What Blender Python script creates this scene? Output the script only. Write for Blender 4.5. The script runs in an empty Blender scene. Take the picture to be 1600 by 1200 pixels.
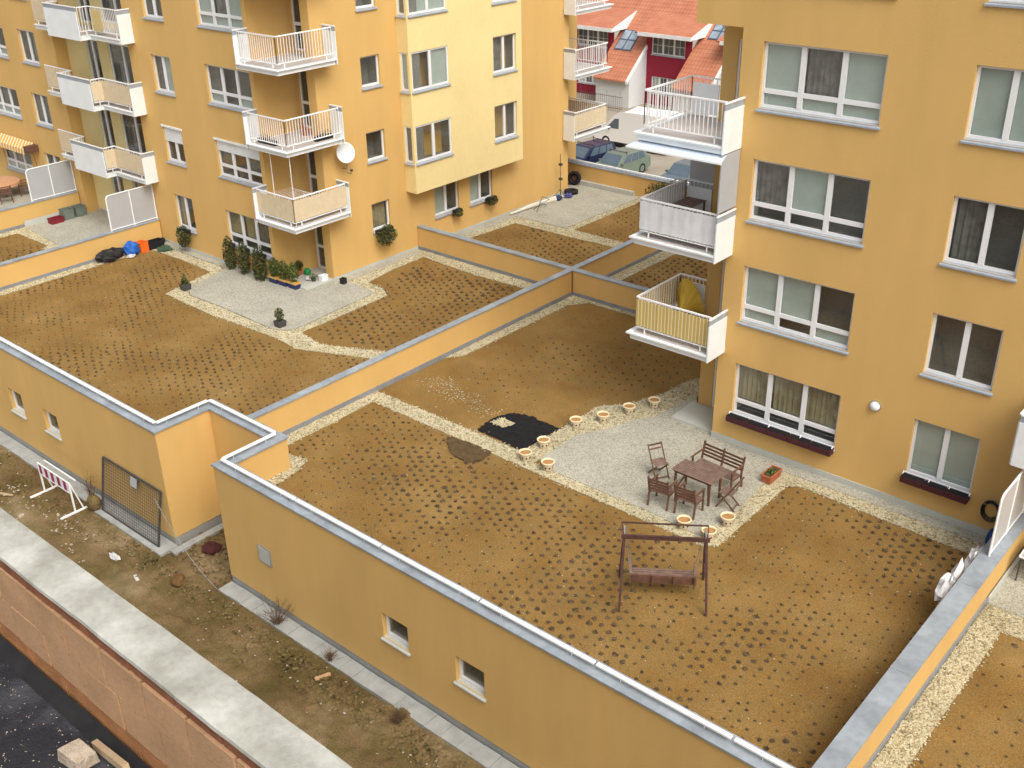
import bpy, bmesh, math, random
from mathutils import Vector, Euler, noise as mn
R_ = math.radians
rnd = random.Random(7)
S = bpy.context.scene
COL = S.collection
# ---------------- camera, world, sun, exposure ----------------
cd = bpy.data.cameras.new('camera'); cam = bpy.data.objects.new('camera', cd); COL.objects.link(cam)
cam.location = (21.8567, -12.9972, 15.6126)
cam.rotation_euler = (R_(62.87419), R_(0.96552), R_(40.67511))
cd.sensor_width = 36; cd.lens = 36*1675.2129/1600; cd.clip_start = .1; cd.clip_end = 2000
S.camera = cam
SUN_EL, SUN_AZ = 52, 112          # azimuth clockwise from +Y
W = bpy.data.worlds.new('World'); S.world = W; W.use_nodes = True
nt = W.node_tree; nt.nodes.clear()
sky = nt.nodes.new('ShaderNodeTexSky'); sky.sky_type = 'NISHITA'; sky.sun_disc = False
sky.sun_elevation = R_(SUN_EL); sky.sun_rotation = R_(SUN_AZ); sky.air_density = 1; sky.dust_density = 4; sky.ozone_density = 1
hs = nt.nodes.new('ShaderNodeHueSaturation'); hs.inputs['Saturation'].default_value = .5
bg = nt.nodes.new('ShaderNodeBackground'); bg.inputs['Strength'].default_value = .15; sky.dust_density = 6
wo = nt.nodes.new('ShaderNodeOutputWorld')
nt.links.new(sky.outputs[0], hs.inputs['Color']); nt.links.new(hs.outputs[0], bg.inputs[0]); nt.links.new(bg.outputs[0], wo.inputs[0])
sl = bpy.data.lights.new('sun', 'SUN'); sl.energy = .95; sl.angle = R_(45); sl.color = (1, .96, .88)
sun = bpy.data.objects.new('sun', sl); COL.objects.link(sun)
az = R_(SUN_AZ); el = R_(SUN_EL)
sd = Vector((math.sin(az)*math.cos(el), math.cos(az)*math.cos(el), math.sin(el)))
sun.rotation_euler = sd.to_track_quat('Z', 'Y').to_euler(); sun.location = (60, 0, 60)
S.view_settings.view_transform = 'Standard'; S.view_settings.look = 'None'
S.view_settings.exposure = 0.47; S.view_settings.gamma = 1
S.render.engine = 'CYCLES'; S.cycles.max_bounces = 6; S.cycles.use_denoising = True

# ---------------- materials ----------------
MATS = {}
def mat(name, c, rough=.85, var=.10, scale=1.2, bump=0., bscale=60, metal=0., c2=None, spec=.3, scale2=None, streak=False):
    if name in MATS: return MATS[name]
    m = bpy.data.materials.new(name); m.use_nodes = True; t = m.node_tree; b = t.nodes['Principled BSDF']
    b.inputs['Roughness'].default_value = rough; b.inputs['Metallic'].default_value = metal
    b.inputs['Specular IOR Level'].default_value = spec
    g = t.nodes.new('ShaderNodeNewGeometry')
    def nz(sc, det=5):
        n = t.nodes.new('ShaderNodeTexNoise'); n.inputs['Scale'].default_value = sc; n.inputs['Detail'].default_value = det
        if streak:
            mp = t.nodes.new('ShaderNodeMapping'); mp.inputs['Scale'].default_value = (1, 1, .25)
            t.links.new(g.outputs['Position'], mp.inputs[0]); t.links.new(mp.outputs[0], n.inputs['Vector'])
        else: t.links.new(g.outputs['Position'], n.inputs['Vector'])
        return n
    n = nz(scale); cr = t.nodes.new('ShaderNodeValToRGB')
    lo = tuple(x*(1-var) for x in c); hi = tuple(min(1, x*(1+var)) for x in (c2 or c))
    cr.color_ramp.elements[0].color = (*lo, 1); cr.color_ramp.elements[1].color = (*hi, 1)
    cr.color_ramp.elements[0].position = .32; cr.color_ramp.elements[1].position = .68
    t.links.new(n.outputs[0], cr.inputs[0]); out = cr.outputs[0]
    n2 = nz(scale2 or scale*14, 3); mx = t.nodes.new('ShaderNodeMixRGB'); mx.blend_type = 'MULTIPLY'; mx.inputs[0].default_value = min(1, var*3)
    cr2 = t.nodes.new('ShaderNodeValToRGB'); cr2.color_ramp.elements[0].position = .3; cr2.color_ramp.elements[0].color = (.72, .72, .72, 1); cr2.color_ramp.elements[1].position = .62
    t.links.new(n2.outputs[0], cr2.inputs[0]); t.links.new(out, mx.inputs[1]); t.links.new(cr2.outputs[0], mx.inputs[2])
    t.links.new(mx.outputs[0], b.inputs['Base Color'])
    if bump:
        nb = nz(bscale, 3); bp = t.nodes.new('ShaderNodeBump'); bp.inputs['Strength'].default_value = bump; bp.inputs['Distance'].default_value = .02
        t.links.new(nb.outputs[0], bp.inputs['Height']); t.links.new(bp.outputs[0], b.inputs['Normal'])
    MATS[name] = m; return m
def ramp(t, node_out, stops):
    cr = t.nodes.new('ShaderNodeValToRGB'); e = cr.color_ramp.elements
    e[0].position, e[0].color = stops[0][0], (*stops[0][1], 1); e[1].position, e[1].color = stops[-1][0], (*stops[-1][1], 1)
    for p, c in stops[1:-1]:
        x = e.new(p); x.color = (*c, 1)
    t.links.new(node_out, cr.inputs[0]); return cr.outputs[0]
def newmat(name):
    m = bpy.data.materials.new(name); m.use_nodes = True; t = m.node_tree
    return m, t, t.nodes['Principled BSDF'], t.nodes.new('ShaderNodeNewGeometry')
def tex(t, g, kind, sc, det=5, vec=None, **kw):
    n = t.nodes.new(kind); n.inputs['Scale'].default_value = sc
    if 'Detail' in n.inputs: n.inputs['Detail'].default_value = det
    t.links.new(vec or g.outputs['Position'], n.inputs['Vector']); return n

WALLC = (.67, .43, .15)
m_wall = mat('ochre_render', WALLC, .9, .05, .45, .5, 90, scale2=1.9, streak=True)
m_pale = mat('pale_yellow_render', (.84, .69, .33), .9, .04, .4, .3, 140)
m_white = mat('white_paint', (.80, .84, .84), .45, .04, 2)
m_pvc = mat('white_window_frame', (.80, .81, .81), .35, .02, 2)
m_rail = mat('white_steel', (.88, .88, .87), .4, .03, 3)
m_balf = mat('balcony_floor', (.50, .46, .43), .8, .06, 3)
m_cop = mat('zinc_coping', (.30, .34, .37), .5, .18, 1.3, .25, 12, metal=0, scale2=6)
m_plinth = mat('grey_plinth', (.33, .33, .31), .9, .12, 2, .4, 80)
m_upst = mat('light_plinth', (.48, .49, .44), .85, .06, 2, .2, 60)
m_memb = mat('grey_membrane', (.24, .25, .255), .8, .12, 3, .2, 40)
m_dark = mat('dark_interior', (.27, .26, .24), .9, .2, 1)
m_blind = mat('pale_blind', (.50, .56, .52), .9, .05, 3)
m_curt = mat('grey_curtain', (.20, .195, .185), .9, .3, 4)
m_sheer = mat('beige_sheer', (.36, .30, .18), .9, .08, 3)
m_sill = mat('grey_sill', (.33, .37, .41), .5, .08, 4)
m_black = mat('black_plastic', (.02, .02, .022), .5, .2, 8)
m_maroon = mat('maroon_plastic', (.07, .02, .025), .5, .15, 8)
m_fabric_b = mat('beige_fabric', (.66, .55, .37), .95, .05, 5, .3, 90)
m_fabric_w = mat('white_fabric', (.72, .73, .73), .95, .07, 3, .3, 60)
m_wood = mat('brown_wood', (.15, .078, .05), .6, .25, 6, .2, 40)
m_woodt = mat('weathered_brown_wood', (.22, .145, .115), .6, .22, 7, .2, 60)
m_terra = mat('terracotta', (.42, .13, .06), .8, .12, 9)
m_cream = mat('cream_ceramic', (.66, .55, .38), .7, .08, 12)
m_creamrim = mat('cream_rim', (.80, .66, .42), .6, .06, 12)
m_potsoil = mat('pot_soil', (.42, .23, .085), 1, .15, 14)
m_rubber = mat('black_rubber', (.018, .017, .018), .8, .2, 8)
m_steel = mat('galvanised_steel', (.34, .35, .35), .45, .12, 8, metal=.4)
m_dsteel = mat('dark_steel', (.07, .07, .07), .5, .15, 8)
m_green = mat('leaf_green', (.055, .085, .02), .7, .35, 9, c2=(.14, .19, .05))
m_ivy = mat('dark_leaf', (.045, .06, .022), .7, .4, 9, c2=(.12, .125, .04))
m_twig = mat('dry_twig', (.14, .085, .045), .9, .2, 9)
m_orange = mat('orange_plastic', (.85, .16, .02), .5, .06, 9)
m_blue = mat('blue_plastic', (.02, .12, .45), .5, .15, 9)
m_gplast = mat('green_plastic', (.02, .25, .07), .5, .1, 9)
m_frost = mat('frosted_sheet', (.42, .43, .44), .5, .03, 2)
m_asph = mat('parking_asphalt', (.30, .265, .205), .95, .07, .4, .2, 60, c2=(.34, .30, .24))
m_brick = mat('hollow_brick', (.52, .31, .165), .9, .14, 2.5, .4, 70)
m_brickd = mat('grooved_brick', (.30, .12, .06), .9, .25, 9, .5, 50)
m_bricko = mat('orange_brick', (.42, .19, .075), .9, .2, 7, .5, 50)
m_mortar = mat('mortar', (.36, .31, .25), .95, .1, 5, .4, 60)
m_concrete = mat('raw_concrete', (.36, .35, .29), .95, .16, 4.0, .3, 140, c2=(.45, .445, .39), scale2=26)
m_redwall = mat('crimson_render', (.28, .022, .045), .85, .06, 1, .1, 60)
m_wwall = mat('white_render', (.66, .68, .68), .85, .04, 1, .1, 60)
m_paving = mat('pale_concrete_paving', (.36, .37, .35), .9, .12, 3, .3, 60)
m_stone = mat('debris_stone', (.45, .38, .30), .9, .2, 9)
m_lumber = mat('pale_lumber', (.45, .33, .20), .8, .15, 9)
m_plast = mat('white_plastic_sheet', (.62, .62, .62), .4, .08, 6)

def glass_mat():
    m, t, b, g = newmat('window_glass')
    t.nodes.remove(b); out = [n for n in t.nodes if n.type == 'OUTPUT_MATERIAL'][0]
    lw = t.nodes.new('ShaderNodeLayerWeight'); lw.inputs['Blend'].default_value = .5
    pw = t.nodes.new('ShaderNodeMath'); pw.operation = 'POWER'; pw.inputs[1].default_value = 4; t.links.new(lw.outputs['Facing'], pw.inputs[0])
    fr = t.nodes.new('ShaderNodeMath'); fr.operation = 'MULTIPLY_ADD'; fr.inputs[1].default_value = .8; fr.inputs[2].default_value = .13; fr.use_clamp = True; t.links.new(pw.outputs[0], fr.inputs[0])
    gl = t.nodes.new('ShaderNodeBsdfGlossy'); gl.inputs['Roughness'].default_value = .03
    tr = t.nodes.new('ShaderNodeBsdfTransparent'); tr.inputs[0].default_value = (.86, .9, .88, 1)
    mx = t.nodes.new('ShaderNodeMixShader'); t.links.new(fr.outputs[0], mx.inputs[0]); t.links.new(tr.outputs[0], mx.inputs[1]); t.links.new(gl.outputs[0], mx.inputs[2])
    t.links.new(mx.outputs[0], out.inputs[0]); return m
m_glass = glass_mat()
m_carglass = mat('dark_car_glass', (.10, .14, .18), .06, .1, 1, spec=1.0)
def stripe_mat(name, c1, c2, freq, axis='xy'):
    m, t, b, g = newmat(name); b.inputs['Roughness'].default_value = .9
    sp = t.nodes.new('ShaderNodeSeparateXYZ'); t.links.new(g.outputs['Position'], sp.inputs[0])
    ad = t.nodes.new('ShaderNodeMath'); ad.operation = 'ADD'; t.links.new(sp.outputs[0], ad.inputs[0]); t.links.new(sp.outputs[1], ad.inputs[1])
    mu = t.nodes.new('ShaderNodeMath'); mu.operation = 'MULTIPLY'; mu.inputs[1].default_value = freq; t.links.new(ad.outputs[0], mu.inputs[0])
    fr = t.nodes.new('ShaderNodeMath'); fr.operation = 'FRACT'; t.links.new(mu.outputs[0], fr.inputs[0])
    o = ramp(t, fr.outputs[0], [(.0, c1), (.68, c1), (.74, c2), (1, c2)]); t.links.new(o, b.inputs['Base Color']); return m
m_ystripe = stripe_mat('yellow_striped_fabric', (.52, .38, .12), (.74, .64, .36), 9)
m_ostripe = stripe_mat('awning_striped_fabric', (.66, .36, .08), (.80, .74, .58), 3.6)
m_yel = mat('yellow_cloth', (.62, .42, .06), .9, .08, 2)

def soil_mat(name, c_lo, c_mid, c_hi, olive):
    m, t, b, g = newmat(name); b.inputs['Roughness'].default_value = 1; b.inputs['Specular IOR Level'].default_value = .1
    n1 = tex(t, g, 'ShaderNodeTexNoise', .45, 6); o1 = ramp(t, n1.outputs[0], [(.3, c_lo), (.5, c_mid), (.72, c_hi)])
    n3 = tex(t, g, 'ShaderNodeTexNoise', 1.6, 6); o3 = ramp(t, n3.outputs[0], [(.42, (0, 0, 0)), (.62, (1, 1, 1))])
    mx = t.nodes.new('ShaderNodeMixRGB'); t.links.new(o1, mx.inputs[1]); mx.inputs[2].default_value = (*olive, 1)
    ml = t.nodes.new('ShaderNodeMath'); ml.operation = 'MULTIPLY'; ml.inputs[1].default_value = .55; t.links.new(o3, ml.inputs[0]); t.links.new(ml.outputs[0], mx.inputs[0])
    n2 = tex(t, g, 'ShaderNodeTexNoise', 28, 8); o2 = ramp(t, n2.outputs[0], [(.33, (.62, .59, .54)), (.5, (.92, .92, .92)), (.70, (1.22, 1.19, 1.12))])
    m2 = t.nodes.new('ShaderNodeMixRGB'); m2.blend_type = 'MULTIPLY'; m2.inputs[0].default_value = .85; t.links.new(mx.outputs[0], m2.inputs[1]); t.links.new(o2, m2.inputs[2])
    t.links.new(m2.outputs[0], b.inputs['Base Color'])
    bp = t.nodes.new('ShaderNodeBump'); bp.inputs['Strength'].default_value = .8; bp.inputs['Distance'].default_value = .03
    nb = tex(t, g, 'ShaderNodeTexNoise', 34, 8); t.links.new(nb.outputs[0], bp.inputs['Height']); t.links.new(bp.outputs[0], b.inputs['Normal'])
    return m
m_soil = soil_mat('ochre_soil', (.20, .112, .034), (.262, .155, .048), (.325, .21, .078), (.235, .158, .058))
m_mud = soil_mat('brown_mud', (.10, .066, .028), (.20, .138, .066), (.33, .25, .145), (.115, .095, .03))
m_bsoil = mat('black_soil', (.012, .011, .012), 1, .3, 8, .9, 40)
m_brsoil = mat('dark_turned_soil', (.105, .068, .03), 1, .25, 6, .9, 30)
def speck_mat(name, base, specks, sc, rough=.9, bump=.5):
    m, t, b, g = newmat(name); b.inputs['Roughness'].default_value = rough
    v = tex(t, g, 'ShaderNodeTexVoronoi', sc); w = tex(t, g, 'ShaderNodeTexNoise', .8, 6)
    sp = t.nodes.new('ShaderNodeSeparateColor'); t.links.new(v.outputs['Color'], sp.inputs[0])
    o = ramp(t, sp.outputs[0], specks)
    ow = ramp(t, w.outputs[0], [(.3, (.86, .86, .84)), (.7, (1.08, 1.08, 1.06))])
    m2 = t.nodes.new('ShaderNodeMixRGB'); m2.blend_type = 'MULTIPLY'; m2.inputs[0].default_value = 1; t.links.new(o, m2.inputs[1]); t.links.new(ow, m2.inputs[2])
    t.links.new(m2.outputs[0], b.inputs['Base Color'])
    if bump:
        bp = t.nodes.new('ShaderNodeBump'); bp.inputs['Strength'].default_value = bump; bp.inputs['Distance'].default_value = .01
        t.links.new(v.outputs['Distance'], bp.inputs['Height']); t.links.new(bp.outputs[0], b.inputs['Normal'])
    return m
m_patio = speck_mat('washed_concrete_patio', None, [(0, (.19, .185, .15)), (.5, (.265, .26, .215)), (.85, (.31, .30, .25)), (1, (.46, .44, .36))], 38)
m_gravb = speck_mat('gravel_bed', None, [(0, (.09, .07, .035)), (.4, (.22, .17, .085)), (.7, (.34, .27, .14)), (1, (.50, .44, .27))], 26, bump=1)
m_pebble = speck_mat('cream_pebbles', None, [(0, (.04, .032, .02)), (.35, (.145, .115, .062)), (.7, (.29, .24, .13)), (1, (.56, .51, .36))], 19, bump=0)
def bitumen_mat():
    m, t, b, g = newmat('bitumen_roofing'); b.inputs['Roughness'].default_value = .75; b.inputs['Specular IOR Level'].default_value = .2
    v = tex(t, g, 'ShaderNodeTexVoronoi', 26); n = tex(t, g, 'ShaderNodeTexNoise', 2.2, 6)
    o = ramp(t, v.outputs['Distance'], [(0, (1, 1, 1)), (.13, (1, 1, 1)), (.22, (0, 0, 0)), (1, (0, 0, 0))]); k = ramp(t, n.outputs[0], [(.38, (0, 0, 0)), (.60, (.75, .75, .75))])
    q = t.nodes.new('ShaderNodeMixRGB'); q.blend_type = 'MULTIPLY'; q.inputs[0].default_value = 1; t.links.new(o, q.inputs[1]); t.links.new(k, q.inputs[2])
    base = ramp(t, n.outputs[0], [(.3, (.075, .078, .088)), (.5, (.022, .022, .026)), (.7, (.035, .034, .036))])
    a = t.nodes.new('ShaderNodeMixRGB'); a.blend_type = 'ADD'; a.inputs[0].default_value = 1; t.links.new(base, a.inputs[1]); t.links.new(q.outputs[0], a.inputs[2])
    t.links.new(a.outputs[0], b.inputs['Base Color']); bp = t.nodes.new('ShaderNodeBump'); bp.inputs['Strength'].default_value = .9; bp.inputs['Distance'].default_value = .012; n3 = tex(t, g, 'ShaderNodeTexNoise', 60, 4); t.links.new(n3.outputs[0], bp.inputs['Height']); t.links.new(bp.outputs[0], b.inputs['Normal']); return m
m_bitumen = bitumen_mat()
m_plug = mat('dark_plant_plug', (.075, .045, .024), 1, .3, 10, c2=(.13, .09, .045))
def tile_mat():
    m, t, b, g = newmat('orange_roof_tiles'); b.inputs['Roughness'].default_value = .8
    sp = t.nodes.new('ShaderNodeSeparateXYZ'); t.links.new(g.outputs['Position'], sp.inputs[0])
    def saw(o, f):
        mu = t.nodes.new('ShaderNodeMath'); mu.operation = 'MULTIPLY'; mu.inputs[1].default_value = f; t.links.new(o, mu.inputs[0])
        fr = t.nodes.new('ShaderNodeMath'); fr.operation = 'FRACT'; t.links.new(mu.outputs[0], fr.inputs[0]); return fr.outputs[0]
    a = saw(sp.outputs[1], 3.6); c = saw(sp.outputs[0], 3.4)
    o1 = ramp(t, a, [(0, (.5, .5, .5)), (.16, (1, 1, 1)), (1, (.92, .92, .92))]); o2 = ramp(t, c, [(0, (.8, .8, .8)), (.3, (1.05, 1.05, 1.05)), (1, (.9, .9, .9))])
    n = tex(t, g, 'ShaderNodeTexNoise', 1.3, 5); o = ramp(t, n.outputs[0], [(.3, (.46, .16, .085)), (.7, (.56, .23, .125))])
    x = t.nodes.new('ShaderNodeMixRGB'); x.blend_type = 'MULTIPLY'; x.inputs[0].default_value = 1; t.links.new(o, x.inputs[1]); t.links.new(o1, x.inputs[2])
    y = t.nodes.new('ShaderNodeMixRGB'); y.blend_type = 'MULTIPLY'; y.inputs[0].default_value = 1; t.links.new(x.outputs[0], y.inputs[1]); t.links.new(o2, y.inputs[2])
    t.links.new(y.outputs[0], b.inputs['Base Color']); return m
m_tile = tile_mat()

# ---------------- mesh helpers ----------------
WO = {}
class MB:
    def __init__(s): s.v = []; s.f = []
    def poly(s, *p):
        n = len(s.v); s.v += [tuple(q) for q in p]; s.f.append(tuple(range(n, n+len(p)))); return s
    def hexa(s, b, t):
        n = len(s.v); s.v += [tuple(q) for q in b]+[tuple(q) for q in t]
        for f in ((3, 2, 1, 0), (4, 5, 6, 7), (0, 1, 5, 4), (1, 2, 6, 5), (2, 3, 7, 6), (3, 0, 4, 7)): s.f.append(tuple(n+i for i in f))
        return s
    def box(s, x0, y0, z0, x1, y1, z1):
        x0, x1 = sorted((x0, x1)); y0, y1 = sorted((y0, y1)); z0, z1 = sorted((z0, z1))
        return s.hexa([(x0, y0, z0), (x1, y0, z0), (x1, y1, z0), (x0, y1, z0)], [(x0, y0, z1), (x1, y0, z1), (x1, y1, z1), (x0, y1, z1)])
    def prism(s, pts, z0, z1):
        n = len(s.v); k = len(pts); s.v += [(x, y, z0) for x, y in pts]+[(x, y, z1) for x, y in pts]
        s.f.append(tuple(n+i for i in range(k))[::-1]); s.f.append(tuple(n+k+i for i in range(k)))
        for i in range(k): j = (i+1) % k; s.f.append((n+i, n+j, n+k+j, n+k+i))
        return s
    def extr(s, pts, vec):   # polygon of 3d points extruded along vec
        n = len(s.v); k = len(pts); v = Vector(vec); s.v += [tuple(p) for p in pts]+[tuple(Vector(p)+v) for p in pts]
        s.f.append(tuple(n+i for i in range(k))); s.f.append(tuple(n+k+i for i in range(k))[::-1])
        for i in range(k): j = (i+1) % k; s.f.append((n+i, n+j, n+k+j, n+k+i))
        return s
    def beam(s, a, b, w, h=None, up=(0, 0, 1)):
        h = h or w; a = Vector(a); b = Vector(b); d = (b-a).normalized(); u = Vector(up)
        if abs(d.dot(u)) > .95: u = Vector((1, 0, 0))
        r = d.cross(u).normalized(); u = r.cross(d).normalized(); r *= w/2; u *= h/2
        return s.hexa([a-r-u, a+r-u, a+r+u, a-r+u], [b-r-u, b+r-u, b+r+u, b-r+u])
    def tube(s, pts, r, n=8, r2=None):
        P = [Vector(p) for p in pts]; rings = []
        for i, p in enumerate(P):
            d = (P[min(i+1, len(P)-1)]-P[max(i-1, 0)]).normalized(); u = Vector((0, 0, 1)) if abs(d.z) < .9 else Vector((1, 0, 0))
            a = d.cross(u).normalized(); b = a.cross(d); rr = r if r2 is None else r+(r2-r)*i/(len(P)-1); k = len(s.v)
            for j in range(n):
                t = 2*math.pi*j/n; s.v.append(tuple(p+a*(rr*math.cos(t))+b*(rr*math.sin(t))))
            rings.append(k)
        for q in range(len(rings)-1):
            for j in range(n): j2 = (j+1) % n; s.f.append((rings[q]+j, rings[q]+j2, rings[q+1]+j2, rings[q+1]+j))
        s.f.append(tuple(rings[0]+j for j in range(n))); s.f.append(tuple(rings[-1]+j for j in range(n))[::-1]); return s
    def lathe(s, cx, cy, cz, prof, n=20, axis='z'):
        k = len(s.v)
        for r, z in prof:
            for j in range(n):
                t = 2*math.pi*j/n; c, q = r*math.cos(t), r*math.sin(t)
                s.v.append((cx+c, cy+q, cz+z) if axis == 'z' else ((cx+z, cy+c, cz+q) if axis == 'x' else (cx+c, cy+z, cz+q)))
        for i in range(len(prof)-1):
            for j in range(n): j2 = (j+1) % n; s.f.append((k+i*n+j, k+i*n+j2, k+(i+1)*n+j2, k+(i+1)*n+j))
        return s
    def build(s, name, m, parent=None, smooth=False, bevel=0, solid=0, origin=None):
        me = bpy.data.meshes.new(name)
        xs, ys, zs = zip(*s.v); o = Vector(origin) if origin else Vector(((min(xs)+max(xs))/2, (min(ys)+max(ys))/2, min(zs)))
        me.from_pydata([(x-o.x, y-o.y, z-o.z) for x, y, z in s.v], [], s.f); me.materials.append(m)
        ob = bpy.data.objects.new(name, me); COL.objects.link(ob); WO[ob.name] = o.copy()
        if parent: ob.parent = parent; ob.location = o-WO[parent.name]
        else: ob.location = o
        if smooth: me.shade_smooth()
        if solid:
            md = ob.modifiers.new('solid', 'SOLIDIFY'); md.thickness = solid
        if bevel:
            md = ob.modifiers.new('bevel', 'BEVEL'); md.width = bevel; md.segments = 2; md.limit_method = 'ANGLE'
        return ob
def tag(o, label=None, cat=None, group=None, kind=None):
    if label: o['label'] = label
    if cat: o['category'] = cat
    if group: o['group'] = group
    if kind: o['kind'] = kind
    return o
def thing(name, label, cat, loc=(0, 0, 0), group=None):
    o = bpy.data.objects.new(name, None); o.empty_display_size = .2; COL.objects.link(o); o.location = loc; WO[o.name] = Vector(loc)
    return tag(o, label, cat, group)
def copy_tree(o, parent=None):
    c = o.copy(); COL.objects.link(c); c.parent = parent
    for ch in list(o.children): copy_tree(ch, c)
    return c
def put(o, x, y, z, rz=0, label=None):
    o.location = (x, y, z); o.rotation_euler = (0, 0, rz)
    if label: o['label'] = label
    return o
class F:   # facade frame
    def __init__(s, ax, pos): s.ax = ax; s.pos = pos
    def P(s, u, d, z): return (u, s.pos-d, z) if s.ax == 'y' else (s.pos+d, u, z)
    def box(s, mb, u0, u1, d0, d1, z0, z1):
        a = s.P(u0, d0, z0); b = s.P(u1, d1, z1); mb.box(*a, *b)
def wall_face(mb, fr, u0, u1, z0, z1, holes=(), depth=.22):
    us = sorted({u0, u1, *[min(max(h[i], u0), u1) for h in holes for i in (0, 1)]}); zs = sorted({z0, z1, *[min(max(h[i], z0), z1) for h in holes for i in (2, 3)]})
    for i in range(len(us)-1):
        for j in range(len(zs)-1):
            cu = (us[i]+us[i+1])/2; cz = (zs[j]+zs[j+1])/2
            if any(h[0] < cu < h[1] and h[2] < cz < h[3] for h in holes): continue
            mb.poly(fr.P(us[i], 0, zs[j]), fr.P(us[i+1], 0, zs[j]), fr.P(us[i+1], 0, zs[j+1]), fr.P(us[i], 0, zs[j+1]))
    for a, b, c, d in holes:
        for (p, q) in (((a, c), (b, c)), ((b, c), (b, d)), ((b, d), (a, d)), ((a, d), (a, c))):
            mb.poly(fr.P(p[0], 0, p[1]), fr.P(q[0], 0, q[1]), fr.P(q[0], -depth, q[1]), fr.P(p[0], -depth, p[1]))
def window(parent, fr, u0, u1, z0, z1, cols=2, low=0, st='dd', lowst='', sill=True, shutter=0, inset=.10, name='window', bars=False, sillmat=None):
    """white frame + pane, blinds/curtains, dark room, sill"""
    w = .065; d0, d1 = -inset-.06, -inset; f = MB(); cells = []
    fr.box(f, u0, u0+w, d0, d1, z0, z1); fr.box(f, u1-w, u1, d0, d1, z0, z1)
    fr.box(f, u0+w, u1-w, d0, d1, z0, z0+w+.02); fr.box(f, u0+w, u1-w, d0, d1, z1-w, z1)
    cw = (u1-u0)/cols; zl = z0+w+.02
    if low:
        fr.box(f, u0+w, u1-w, d0, d1+.004, z0+low, z0+low+.11)
    for i in range(1, cols): fr.box(f, u0+cw*i-.065, u0+cw*i+.065, d0, d1+.008, z0+w+.02, z1-w)
    for i in range(cols):
        a = u0+cw*i+(.065 if i else w); b = u0+cw*(i+1)-(.065 if i < cols-1 else w)
        cells.append((a, b, (z0+low+.11) if low else zl, z1-w, st[i % len(st)]))
        if low: cells.append((a, b, zl, z0+low, (lowst or st)[i % len(lowst or st)]))
    if bars:
        for a, b, c, e, s_ in cells:
            fr.box(f, a, b, d0+.02, d1-.01, (c+e)/2-.015, (c+e)/2+.015); fr.box(f, (a+b)/2-.012, (a+b)/2+.012, d0+.02, d1-.012, c, e)
    win = f.build(name, m_pvc, parent)
    p = MB()
    for a, b, c, e, s_ in cells: p.poly(fr.P(a, d0+.03, c), fr.P(b, d0+.03, c), fr.P(b, d0+.03, e), fr.P(a, d0+.03, e))
    p.build('pane', m_glass, win)
    for key, mm, nm in (('b', m_blind, 'blind'), ('c', m_curt, 'curtain'), ('s', m_sheer, 'curtain')):
        q = MB(); any_ = False
        for a, b, c, e, s_ in cells:
            if s_ != key: continue
            any_ = True
            if key == 'b': q.poly(fr.P(a-.02, d0-.02, c-.02), fr.P(b+.02, d0-.02, c-.02), fr.P(b+.02, d0-.02, e+.02), fr.P(a-.02, d0-.02, e+.02))
            else:
                n = max(6, int((b-a)/.05)); k = len(q.v)
                for i in range(n+1):
                    u = a-.02+(b-a+.04)*i/n; dd = d0-.08+.02*math.sin(i*2.1+u*3)
                    q.v.append(fr.P(u, dd, c-.02)); q.v.append(fr.P(u, dd, e+.02))
                for i in range(n): q.f.append((k+2*i, k+2*i+2, k+2*i+3, k+2*i+1))
        if any_: q.build(nm, mm, win)
    r = MB(); dd = d0-.55
    A = [fr.P(u0, d0-.005, z0), fr.P(u1, d0-.005, z0), fr.P(u1, d0-.005, z1), fr.P(u0, d0-.005, z1)]; B = [fr.P(u0, dd, z0), fr.P(u1, dd, z0), fr.P(u1, dd, z1), fr.P(u0, dd, z1)]
    r.poly(*B)
    for i in range(4): j = (i+1) % 4; r.poly(A[i], A[j], B[j], B[i])
    r.build('interior', m_dark, win)
    if sill:
        s_ = MB(); a0, a1, b0, b1 = d1-.0, .05, z0-.05, z0-.012
        s_.hexa([fr.P(u0-.05, 0.003, z0-.075), fr.P(u1+.05, .003, z0-.075), fr.P(u1+.05, .06, z0-.085), fr.P(u0-.05, .06, z0-.085)],
                [fr.P(u0-.05, 0.003, z0-.02), fr.P(u1+.05, .003, z0-.02), fr.P(u1+.05, .06, z0-.045), fr.P(u0-.05, .06, z0-.045)])
        s_.hexa([fr.P(u0+.002, d1+.003, z0-.004), fr.P(u1-.002, d1+.003, z0-.004), fr.P(u1-.002, .004, z0-.018), fr.P(u0+.002, .004, z0-.018)],
                [fr.P(u0+.002, d1+.003, z0+.016), fr.P(u1-.002, d1+.003, z0+.016), fr.P(u1-.002, .004, z0-.005), fr.P(u0+.002, .004, z0-.005)])
        s_.build('sill', sillmat or m_sill, win)
    if shutter:
        q = MB(); zt = z1-(z1-z0)*shutter
        fr.box(q, u0-.06, u1+.06, -.02, .03, z1-.02, z1+.06)
        n = int((z1-.02-zt)/.045)
        for i in range(n): fr.box(q, u0+.012, u1-.012, -inset+.02, -inset+.034, zt+i*.045, zt+i*.045+.040)
        q.build('roller_shutter', m_white, win)
    return win
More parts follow.
